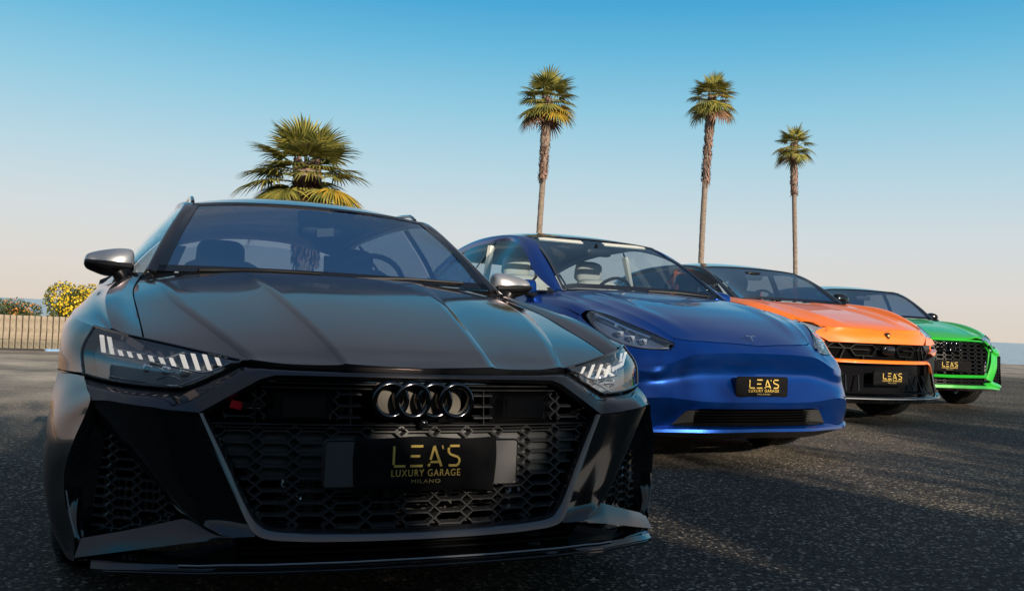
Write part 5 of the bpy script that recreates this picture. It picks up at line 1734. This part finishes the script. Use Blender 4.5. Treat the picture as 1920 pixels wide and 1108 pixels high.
# cheek below the lamp, ending in two sharp fins
def uprism(m, pts, d=(0, -.06, 0)):
    m.prism(pts, d)
two(lambda m: uprism(m, [(.60, .812, .752), (.67, .742, .828), (.735, .700, .828), (.85, .64, .812), (.965, .545, .800), (.985, .53, .790), (.90, .63, .765), (.75, .73, .750)]), 'cheek', P_, orange, angle=25)
two(lambda m: uprism(m, [(.70, .785, .672), (.80, .725, .680), (.90, .66, .700), (.985, .56, .715), (.975, .575, .697), (.86, .685, .662), (.74, .77, .652)]), 'cheek_fin', P_, orange, angle=25)
two(lambda m: uprism(m, [(.55, .80, .76), (.97, .50, .80), (.985, .50, .30), (.90, .62, .24), (.62, .80, .28)], (0, -.05, 0)), 'corner_backing', 'satin_black', orange, angle=25)
two(lambda m: uprism(m, [(.56, .845, .60), (.76, .74, .64), (.985, .55, .68), (.985, .55, .27), (.80, .70, .245), (.56, .825, .25)], (0, -.03, 0)), 'corner_backing', 'satin_black', orange, angle=25)
# dark hexagon grille
def ugy(x, z=0, off=0.0):
    return float(np.interp(abs(x), [0, .2, .45, .65, .8, .95], [.955, .945, .885, .80, .70, .56])) + off
def sheetx(name, car, poly, yf, off, mt, n=20):
    V, F = [], []
    xs_ = np.linspace(min(p[0] for p in poly), max(p[0] for p in poly), n)
    for x in xs_:
        zs_ = [z for z in np.linspace(.1, 1.0, 600) if inside((x*.9998, z), poly)]
        if not zs_: zs_ = [np.mean([p[1] for p in poly])]
        for z in (zs_[0], zs_[-1]): V.append((x, yf(x, z, off), z))
    for i in range(n-1): F.append((2*i, 2*i+1, 2*i+3, 2*i+2))
    m = MB(); m.add(V, F)
    return m.build(name, mt, car, angle=None)
sheetx('grille_backing', orange, [(-.66, .665), (-.56, .76), (.56, .76), (.66, .665), (.60, .585), (-.60, .585)], ugy, -.05, 'dark')
m = MB()
hexp = [(-.62, .672), (-.53, .745), (.53, .745), (.62, .672), (.57, .592), (-.57, .592)]
for sx in (-1, 1):
    for a, b in (((.04, .70), (.12, .70)), ((.12, .70), (.16, .735)), ((.16, .735), (.33, .735)), ((.33, .735), (.38, .70)), ((.38, .70), (.33, .635)), ((.33, .635), (.16, .635)), ((.16, .635), (.12, .70)), ((.38, .70), (.60, .70)), ((.43, .70), (.49, .745)), ((.20, .69), (.36, .69)), ((.25, .59), (.25, .635)), ((.43, .70), (.47, .60))):
        rib(m, (sx*a[0], a[1]), (sx*b[0], b[1]), lambda x, z: ugy(x, z, -.012), .006, .014, .02)
for i in range(6):
    rib(m, hexp[i], hexp[(i+1) % 6], lambda x, z: ugy(x, z, -.008), .008, .016, .02)
m.build('grille_mesh', 'mesh_dark', orange, angle=20)
m = MB(); rounded_block(m, (0, .955, .690), (.15, .05, .085), .6); m.build('emblem_radar', 'gloss_black', orange, angle=60)
# small shield emblem on the bonnet tip
m = MB(); m.prism([(.024, .935, .850), (-.024, .935, .850), (-.026, .948, .825), (0, .958, .795), (.026, .948, .825)], (0, .008, .004)); m.build('badge', 'gloss_black', orange, angle=20)
m = MB(); rounded_block(m, (0, .958, .826), (.026, .008, .022), .7); m.build('badge', 'gold', orange, angle=40)
# orange bar with its slanting ends, black lower mouth, lip
bar_t = [(0, 1.000, .588), (.3, .972, .588), (.50, .905, .588), (.60, .855, .586), (.635, .835, .575), (.70, .80, .50), (.76, .765, .42), (.81, .735, .345)]
bar_b = [(0, 1.004, .571), (.3, .976, .571), (.485, .913, .571), (.582, .865, .570), (.617, .848, .560), (.684, .811, .492), (.747, .774, .412), (.80, .744, .338)]
Rr = np.stack([resample([(x, y-.02, z+.012) for x, y, z in bar_t], 40), resample(bar_t, 40), resample(bar_b, 40)])
gpatch('bumper_bar', Rr, P_, orange, 'whole', skirt=.02, sides='ns', ref=(0, .4, .5), angle=50)
sheetx('mouth_backing', orange, [(-.60, .565), (.60, .565), (.80, .33), (.74, .25), (-.74, .25), (-.80, .33)], ugy, -.04, 'gloss_black')
m = MB()
for sx in (-1, 1):
    m.prism([(sx*.665, ugy(.665)+.02, .49), (sx*.70, ugy(.7)+.02, .47), (sx*.86, ugy(.86)+.05, .30), (sx*.78, ugy(.78)+.04, .27)], (0, .02, 0))
m.build('mouth_strut', 'gloss_black', orange, angle=20)
m = MB()
for x0, x1, z in ((-.70, .70, .298), ):
    V = []
    n = 24
    for i in range(n+1):
        x = x0 + (x1-x0)*i/n
        for o, dz in ((.0, .008), (.015, 0), (0, -.008)):
            V.append((x, ugy(x)+.03+o, z+dz))
    F = []
    for i in range(n):
        for k in range(2): F.append((i*3+k, i*3+k+1, (i+1)*3+k+1, (i+1)*3+k))
    m.add(V, F)
m.build('mouth_slat', 'satin_black', orange)
for x in (-.30, -.42, .30, .42, -.52):
    m = MB(); m.prism([(x, ugy(x)-.01, .46), (x+.012, ugy(x)-.01, .46), (x+.035*(1 if x > 0 else -1), ugy(x)+.03, .32), (x+.02*(1 if x > 0 else -1), ugy(x)+.03, .32)], (0, .012, 0)); m.build('mouth_fin', 'mesh_dark', orange, angle=20)
l0 = [(0, 1.02, .268), (.4, .97, .268), (.65, .885, .268), (.80, .80, .272), (.90, .70, .29)]
l1 = [(0, 1.03, .250), (.4, .98, .250), (.65, .895, .250), (.80, .81, .255), (.90, .71, .27)]
l2 = [(0, .95, .20), (.4, .91, .20), (.65, .82, .20), (.80, .74, .21), (.88, .64, .23)]
gpatch('front_lip', np.stack([resample([(x, y-.07, z+.004) for x, y, z in l0], 30), resample(l0, 30), resample(l1, 30), resample(l2, 30)]), 'gloss_black', orange, 'whole', ref=(0, .5, .24), angle=30)
mm = MB(); mm.tube(resample([(-x, y, z) for x, y, z in l1[::-1]] + l1[1:], 50), .005, 6); mm.build('lip_trim', 'lamp_grey', orange)
# lamps
uT = [(.52, .772, .905), (.60, .705, .912), (.66, .655, .930), (.705, .595, .960), (.745, .56, .955)]
uT = [(.555, .785, .878), (.60, .715, .893), (.655, .640, .910), (.70, .600, .925), (.748, .565, .945)]
uB = [(.570, .795, .845), (.62, .765, .835), (.69, .705, .832), (.80, .64, .828), (.950, .548, .832)]
Gu = np.stack([resample(uT, 20), resample(uB, 20)])
Gu = np.stack([resample(Gu[:, j], 6) for j in range(20)], 1)
def urus_bars(root, s_, I):
    D = shift_in(Gu, .012)
    m = MB(); m.tube([(p[0]*s_, p[1], p[2]) for p in D[-2][6:19]], .006, 6); m.tube([(p[0]*s_, p[1], p[2]) for p in D[1:5, 12]], .006, 6); m.build('light_bar', 'lamp_trim', root)
lamp(orange, Gu, urus_bars, inner_d=.010, housing='lamp_grey')
cowl = [(0, -.64, 1.158), (.3, -.615, 1.158), (.5, -.55, 1.155), (.655, -.45, 1.150)]
wtop = [(0, -1.26, 1.535), (.3, -1.25, 1.530), (.5, -1.235, 1.520), (.63, -1.20, 1.505)]
roofc = [(0, -1.26, 1.54), (0, -1.5, 1.580), (0, -2.0, 1.605), (0, -2.6, 1.58), (0, -3.2, 1.50), (0, -3.7, 1.36)]
rail = [(.632, -1.20, 1.508), (.645, -1.5, 1.540), (.645, -2.0, 1.550), (.63, -2.6, 1.52), (.60, -3.2, 1.43), (.57, -3.6, 1.32)]
outer = [(.735, -.47, 1.14), (.715, -.72, 1.29), (.685, -1.0, 1.41), (.675, -1.3, 1.475), (.678, -1.7, 1.495), (.675, -2.2, 1.48), (.66, -2.8, 1.42), (.65, -3.4, 1.25)]
beltl = [(.745, -.50, 1.14), (.82, -.75, 1.12), (.86, -1.3, 1.12), (.87, -2.0, 1.13), (.85, -2.8, 1.16), (.75, -3.4, 1.20)]
greenhouse(orange, cowl, wtop, rail, outer, beltl, roofc, P_, 'gloss_black', 'gloss_black', splits=((.0, .42, .45), (.45, .80, .83), (.83, 1, 1)))
patch('shoulder', [beltl, [(.955, -.50, 1.02), (.96, -1.0, 1.0), (.965, -1.6, 1.0), (.97, -2.4, 1.02), (.96, -3.0, 1.05), (.85, -3.7, 1.10)]], 30, 5, P_, orange, 'two', ref=(0, -1.5, .3))
fto = [(.975, .30, .90), (.968, .0, .985), (.962, -.5, 1.02), (.965, -1.2, 1.0), (.97, -2.0, 1.01), (.97, -2.8, 1.04), (.92, -3.4, 1.08), (.82, -3.8, 1.1)]
flank(orange, P_, (.30, -3.8), fto, [(.3, .985), (0, 1.0), (-.8, .98), (-2, .98), (-3, 1.0), (-3.5, .97), (-3.8, .85)], 3.003, .42, .39, .26, None)
front_arch(orange, [(.975, .50, .80), (.985, .40, .84), (.985, .30, .88), (.985, .1, .95), (.985, -.3, .98)], 1.0, .43, .39, P_)
m = MB(); m.add([(-.82, -3.8, 1.1), (-.57, -3.72, 1.30), (.57, -3.72, 1.30), (.82, -3.8, 1.1), (.84, -3.95, .7), (.8, -3.85, .35), (-.8, -3.85, .35), (-.84, -3.95, .7)], [tuple(range(8))]); m.build('tailgate', P_, orange)
m = MB(); m.box((0, -1.6, .30), (1.7, 4.3, .10)); m.box((0, .30, .42), (1.2, .8, .36)); m.build('underbody', 'dark', orange)
mirror_pair(orange, [(.80, -.70, .05, 1.235, 1.185), (.81, -.70, .10, 1.270, 1.170), (.86, -.70, .12, 1.282, 1.165), (.91, -.69, .11, 1.272, 1.170), (.95, -.68, .07, 1.25, 1.185), (.965, -.68, .04, 1.225, 1.20)], 'gloss_black', ((.90, -.64, 1.165), (.82, -.58, 1.12)), low_m='gloss_black', frac=.7)
for y in (0, -3.003):
    for s_ in (1, -1):
        wheel(orange, (s_*.845, y, .385), .385, .285, .28, s_)
po = empty('number_plate', (0, 0, 0)); po.parent = orange
m = MB(); m.prism([(x, .985, z+.440) for x, z in rrect(.41, .128, .018)], (0, .02, 0)); m.build('holder', 'gloss_black', po, angle=25)
cloth_cover(po, .402, .120, (0, 1.005, .440), .010, 8)
leas_logo(po, (.0, 1.0195, .460), .054, .225)
interior(orange, -1.15, 1.155, -1.85, 1.20, .76, seatm='cabin', z_head=1.37, y_rear=-2.7)
for sx in (-1, 1):
    m = MB(); m.tube([(sx*.38-.20, -1.80, 1.32), (sx*.38-.23, -1.79, 1.18), (sx*.38-.25, -1.77, 1.0)], .028, 6); m.tube([(sx*.38+.20, -1.80, 1.32), (sx*.38+.23, -1.79, 1.18), (sx*.38+.25, -1.77, 1.0)], .028, 6); m.build('seat_trim', 'cabin_orange', orange, angle=60)
m = MB(); rounded_block(m, (0, -1.12, 1.42), (.24, .03, .065), .5); m.build('interior_mirror', 'lamp_grey', orange, angle=60)
m = MB(); rounded_block(m, (0, -1.16, 1.47), (.22, .12, .03), .6); m.build('sensor_housing', 'satin_black', orange, angle=60)

# ================================================================ green sport utility car
green = car_root('parked_car', (5.0443, 11.6241), .1663, 'bright green compact sports utility car with black mesh grille, farthest of the four', 'car', 'cars parked side by side on the lot')
P_ = 'green_paint'
Hd = sheet_hood(green, 'bonnet', [(.92, .82), (.86, .845), (.7, .90), (.4, .965), (.1, 1.010), (-.2, 1.045), (-.58, 1.085)],
    [(.85, .55, .84), (.66, .60, .862), (.55, .66, .885), (.45, .70, .905), (.2, .735, .965), (-.1, .745, 1.02), (-.42, .735, 1.055)],
    [(0, .875), (.3, .845), (.5, .765), (.60, .68), (.66, .58), (.70, .47)], [(0, -.58), (.3, -.56), (.55, -.49), (.735, -.40)], P_, pw=3,
    crest=lambda x, y, u: .010*math.exp(-((u-.75)/.10)**2))
gq = resample([tuple(p + np.array([.004, 0, 0])) for p in Hd[::-1, -1]], 20)
cq = resample([(.80, -.50, 1.06), (.82, -.2, 1.045), (.82, .1, 1.0), (.81, .32, .945), (.80, .46, .895)], 20)
gpatch('wing', np.stack([resample([gq[j], (gq[j]+cq[j])/2 + np.array([0, 0, .008]), cq[j]], 6) for j in range(20)], 1), P_, green, 'two', skirt=.01, ref=(0, 0, .2), angle=60)
sq_ = resample([(.905, -.50, .95), (.918, -.2, .93), (.925, .1, .88), (.918, .3, .82), (.90, .45, .77)], 20)
gpatch('wing', np.stack([resample([cq[j], (cq[j]+sq_[j])/2 + np.array([.018, 0, .012]), sq_[j]], 6) for j in range(20)], 1), P_, green, 'two', ref=(0, 0, .2), angle=60)
def qgy(x, z=0, off=0.0):
    return float(np.interp(abs(x), [0, .2, .45, .6, .75, .9], [.915, .905, .855, .785, .69, .56])) + (.6-z)*.10 + off
# octagonal frame
qo = [(0, .822), (.30, .822), (.50, .818), (.655, .70), (.665, .66), (.60, .43), (.545, .375), (0, .372)]
qi = [(0, .800), (.30, .800), (.485, .797), (.620, .695), (.628, .66), (.570, .445), (.525, .408), (0, .405)]
def frame_strip(car, o, i, yf, mt, name='grille_frame', n=60):
    Go = resample([(x, yf(x, z, .0), z) for x, z in o], n, False); Gi = resample([(x, yf(x, z, -.012), z) for x, z in i], n, False)
    Gm = (Go+Gi)/2 + np.array([0, .014, 0])
    gpatch(name, np.stack([Go, Gm, Gi]), mt, car, 'whole', skirt=.03, sides='ns', ref=(0, .3, .6), angle=50)
frame_strip(green, qo, qi, qgy, P_)
qpoly = [(-.485, .797), (.485, .797), (.622, .69), (.57, .44), (.525, .408), (-.525, .408), (-.57, .44), (-.622, .69)]
sheetx('grille_backing', green, qpoly, qgy, -.06, 'dark')
m = MB()
honeycomb(m, .055, .11, .047, [.775 - .047*k for k in range(8)], range(-7, 7), .024, .0235, qpoly, lambda x, z: qgy(x, z, -.02), .006, .014, .02)
m.build('grille_mesh', 'mesh_dark', green, angle=20)
four_rings(green, (.0, qgy(0, .735)+.02, .735), .047, .064, .0075)
# bumper corners: cheek, side intake, fin
pts = {'a': (.665, .70), 'b': (.80, .745)}
def qprism(m, pl, off=0.0, d=.04):
    m.prism([(x, qgy(x, z, off), z) for x, z in pl], (0, -d, 0))
def qsheet(name, outline_top, outline_bot, mt, off=0.0, bul=.02, nv=6):
    a = resample([(x, y, z) for x, y, z in outline_top], 20); b = resample([(x, y, z) for x, y, z in outline_bot], 20)
    mm_ = (a+b)/2 + np.array([bul*.5, bul, 0])
    gpatch(name, np.stack([resample([a[j], mm_[j], b[j]], nv) for j in range(20)], 1), mt, green, 'two', skirt=.02, ref=(0, 0, .5), angle=35)
qsheet('bumper_cheek', [(.505, .852, .825), (.60, .795, .78), (.66, .765, .735), (.75, .70, .735), (.84, .60, .745), (.905, .46, .765)], [(.66, .765, .70), (.68, .765, .67), (.70, .755, .655), (.77, .72, .640), (.86, .645, .640), (.925, .50, .645)], P_)
qsheet('bumper_cheek', [(.66, .765, .70), (.68, .765, .67), (.70, .755, .655), (.72, .745, .65), (.745, .735, .645), (.77, .722, .640)], [(.545, .835, .372), (.57, .835, .355), (.60, .83, .345), (.62, .825, .34), (.64, .815, .335), (.66, .80, .34)], P_)
qsheet('bumper_fin', [(.64, .815, .345), (.70, .77, .33), (.78, .72, .315), (.83, .69, .305), (.875, .64, .30)], [(.50, .87, .30), (.62, .83, .27), (.72, .78, .25), (.81, .72, .24), (.885, .64, .245)], P_)
two(lambda m: m.add([(.925, .50, .645), (.95, .46, .50), (.945, .50, .35), (.885, .64, .245), (.90, .64, .30), (.90, .62, .50), (.88, .64, .64)], [(0, 1, 2, 3, 4, 5, 6)]), 'corner_blade', 'gloss_black', green, angle=20)
two(lambda m: m.add([(.77, .69, .645), (.92, .50, .65), (.93, .55, .30), (.66, .76, .33)], [(0, 1, 2, 3)]), 'intake_back', 'dark', green)
def qvf(m):
    honeycomb(m, .70, .07, .034, [.33 + .034*k for k in range(10)], range(-1, 4), .016, .017, [(.785, .635), (.885, .635), (.895, .31), (.67, .345)], lambda x, z: float(np.interp(x, [.66, .93], [.80, .60])), .005, .010, .015)
two(qvf, 'intake_mesh', 'mesh_dark', green, angle=20)
# lower opening and lip
lo1 = [(0, .372), (.30, .372), (.545, .374), (.60, .345)]
sheetx('lower_backing', green, [(-.58, .365), (.58, .365), (.62, .32), (.56, .27), (-.56, .27), (-.62, .32)], qgy, -.05, 'dark')
m = MB(); honeycomb(m, .055, .11, .03, [.335, .30], range(-6, 6), .02, .015, [(-.57, .36), (.57, .36), (.60, .32), (.55, .275), (-.55, .275), (-.60, .32)], lambda x, z: qgy(x, z, -.03), .004, .01, .015); m.build('lower_mesh', 'mesh_dark', green, angle=20)
a = [(0, .985, .288), (.3, .965, .286), (.52, .90, .284), (.66, .83, .27), (.80, .735, .250), (.888, .645, .248)]
b = [(0, .99, .255), (.3, .97, .254), (.52, .905, .252), (.66, .835, .245), (.80, .74, .235), (.885, .645, .238)]
c = [(0, .90, .22), (.3, .88, .22), (.52, .82, .22), (.66, .75, .22), (.80, .66, .22), (.86, .58, .22)]
gpatch('front_lip', np.stack([resample([(x, y-.04, z+.006) for x, y, z in a], 30), resample(a, 30), resample(b, 30)]), P_, green, 'whole', ref=(0, .4, .25), angle=30)
gpatch('front_lip', np.stack([resample(b, 30), resample(c, 30)]), 'gloss_black', green, 'whole', ref=(0, .4, .4))
# lamps
qT = [(.512, .745, .842), (.60, .680, .862), (.67, .575, .882), (.74, .50, .898), (.80, .44, .893)]
qB = [(.515, .80, .820), (.60, .785, .775), (.68, .725, .745), (.77, .655, .742), (.86, .53, .755)]
qE = [(.80, .44, .893), (.86, .53, .755)]
Gq = np.stack([resample(qT, 20), (resample(qT, 20)+resample(qB, 20))/2 + np.array([.015, .012, 0]), resample(qB, 20)])
Gq = np.stack([resample(Gq[:, j], 8) for j in range(20)], 1)
def q_bars(root, s_, I):
    D = shift_in(Gq, .015)
    for j in range(3, 18, 3):
        m = MB(); m.tube([(p[0]*s_, p[1], p[2]) for p in D[2:6, j]], .006, 5); m.build('light_bar', 'lamp_trim', root)
lamp(green, Gq, q_bars, inner_d=.035)
cowl = [(0, -.60, 1.083), (.3, -.58, 1.083), (.5, -.52, 1.080), (.665, -.44, 1.075)]
wtop = [(0, -1.12, 1.460), (.3, -1.11, 1.455), (.45, -1.09, 1.447), (.565, -1.055, 1.432)]
roofc = [(0, -1.12, 1.465), (0, -1.4, 1.505), (0, -1.9, 1.525), (0, -2.4, 1.50), (0, -2.9, 1.42), (0, -3.2, 1.33)]
rail = [(.568, -1.055, 1.436), (.585, -1.4, 1.470), (.59, -1.9, 1.480), (.58, -2.4, 1.45), (.56, -2.9, 1.36), (.54, -3.1, 1.28)]
outer = [(.735, -.47, 1.07), (.70, -.70, 1.22), (.655, -.95, 1.35), (.635, -1.2, 1.41), (.635, -1.6, 1.43), (.63, -2.1, 1.41), (.615, -2.6, 1.34), (.62, -3.0, 1.2)]
beltl = [(.745, -.48, 1.065), (.79, -.7, 1.045), (.82, -1.2, 1.045), (.83, -1.9, 1.06), (.80, -2.6, 1.09), (.70, -3.0, 1.14)]
greenhouse(green, cowl, wtop, rail, outer, beltl, roofc, P_, 'gloss_black', 'gloss_black', splits=((.0, .42, .45), (.45, .80, .83), (.83, 1, 1)))
patch('shoulder', [beltl, [(.905, -.50, .95), (.91, -1.0, .94), (.915, -1.6, .945), (.92, -2.4, .96), (.90, -2.9, .99), (.80, -3.3, 1.02)]], 30, 5, P_, green, 'two', ref=(0, -1.5, .3))
ftq = [(.918, .30, .82), (.925, .1, .88), (.918, -.2, .93), (.905, -.5, .95), (.915, -1.2, .94), (.92, -2.0, .95), (.92, -2.6, .97), (.80, -3.3, 1.02)]
flank(green, P_, (.30, -3.4), ftq, [(.3, .92), (0, .93), (-.8, .915), (-2, .915), (-2.7, .93), (-3.1, .90), (-3.4, .80)], 2.68, .38, .355, .22, None)
front_arch(green, [(.905, .42, .76), (.92, .30, .81), (.925, .1, .87), (.918, -.3, .92)], .935, .385, .355, P_)
m = MB(); m.add([(-.80, -3.35, 1.02), (-.54, -3.25, 1.25), (.54, -3.25, 1.25), (.80, -3.35, 1.02), (.82, -3.5, .6), (.78, -3.4, .3), (-.78, -3.4, .3), (-.82, -3.5, .6)], [tuple(range(8))]); m.build('tailgate', P_, green)
m = MB(); m.box((0, -1.4, .28), (1.6, 3.9, .10)); m.box((0, .30, .40), (1.1, .8, .34)); m.build('underbody', 'dark', green)
mirror_pair(green, [(.76, -.65, .05, 1.135, 1.09), (.77, -.65, .09, 1.158, 1.08), (.80, -.65, .11, 1.170, 1.072), (.845, -.64, .10, 1.162, 1.076), (.875, -.63, .07, 1.142, 1.09), (.885, -.63, .04, 1.125, 1.10)], 'gloss_black', ((.85, -.60, 1.06), (.78, -.55, 1.03)), low_m='gloss_black', frac=.7)
for y in (0, -2.68):
    for s_ in (1, -1):
        wheel(green, (s_*.79, y, .355), .355, .25, .255, s_)
pq = empty('number_plate', (0, 0, 0)); pq.parent = green
m = MB(); m.prism([(x, .935, z+.510) for x, z in rrect(.52, .125, .012)], (0, .014, 0)); m.build('holder', 'cloth', pq, angle=25)
cloth_cover(pq, .36, .128, (.03, .949, .510), .010, 11)
leas_logo(pq, (.03, .9635, .530), .054, .205)
interior(green, -1.05, 1.085, -1.70, 1.13, .70, z_head=1.29, y_rear=-2.4)
m = MB(); rounded_block(m, (0, -1.0, 1.34), (.23, .03, .06), .5); m.build('interior_mirror', 'lamp_grey', green, angle=60)
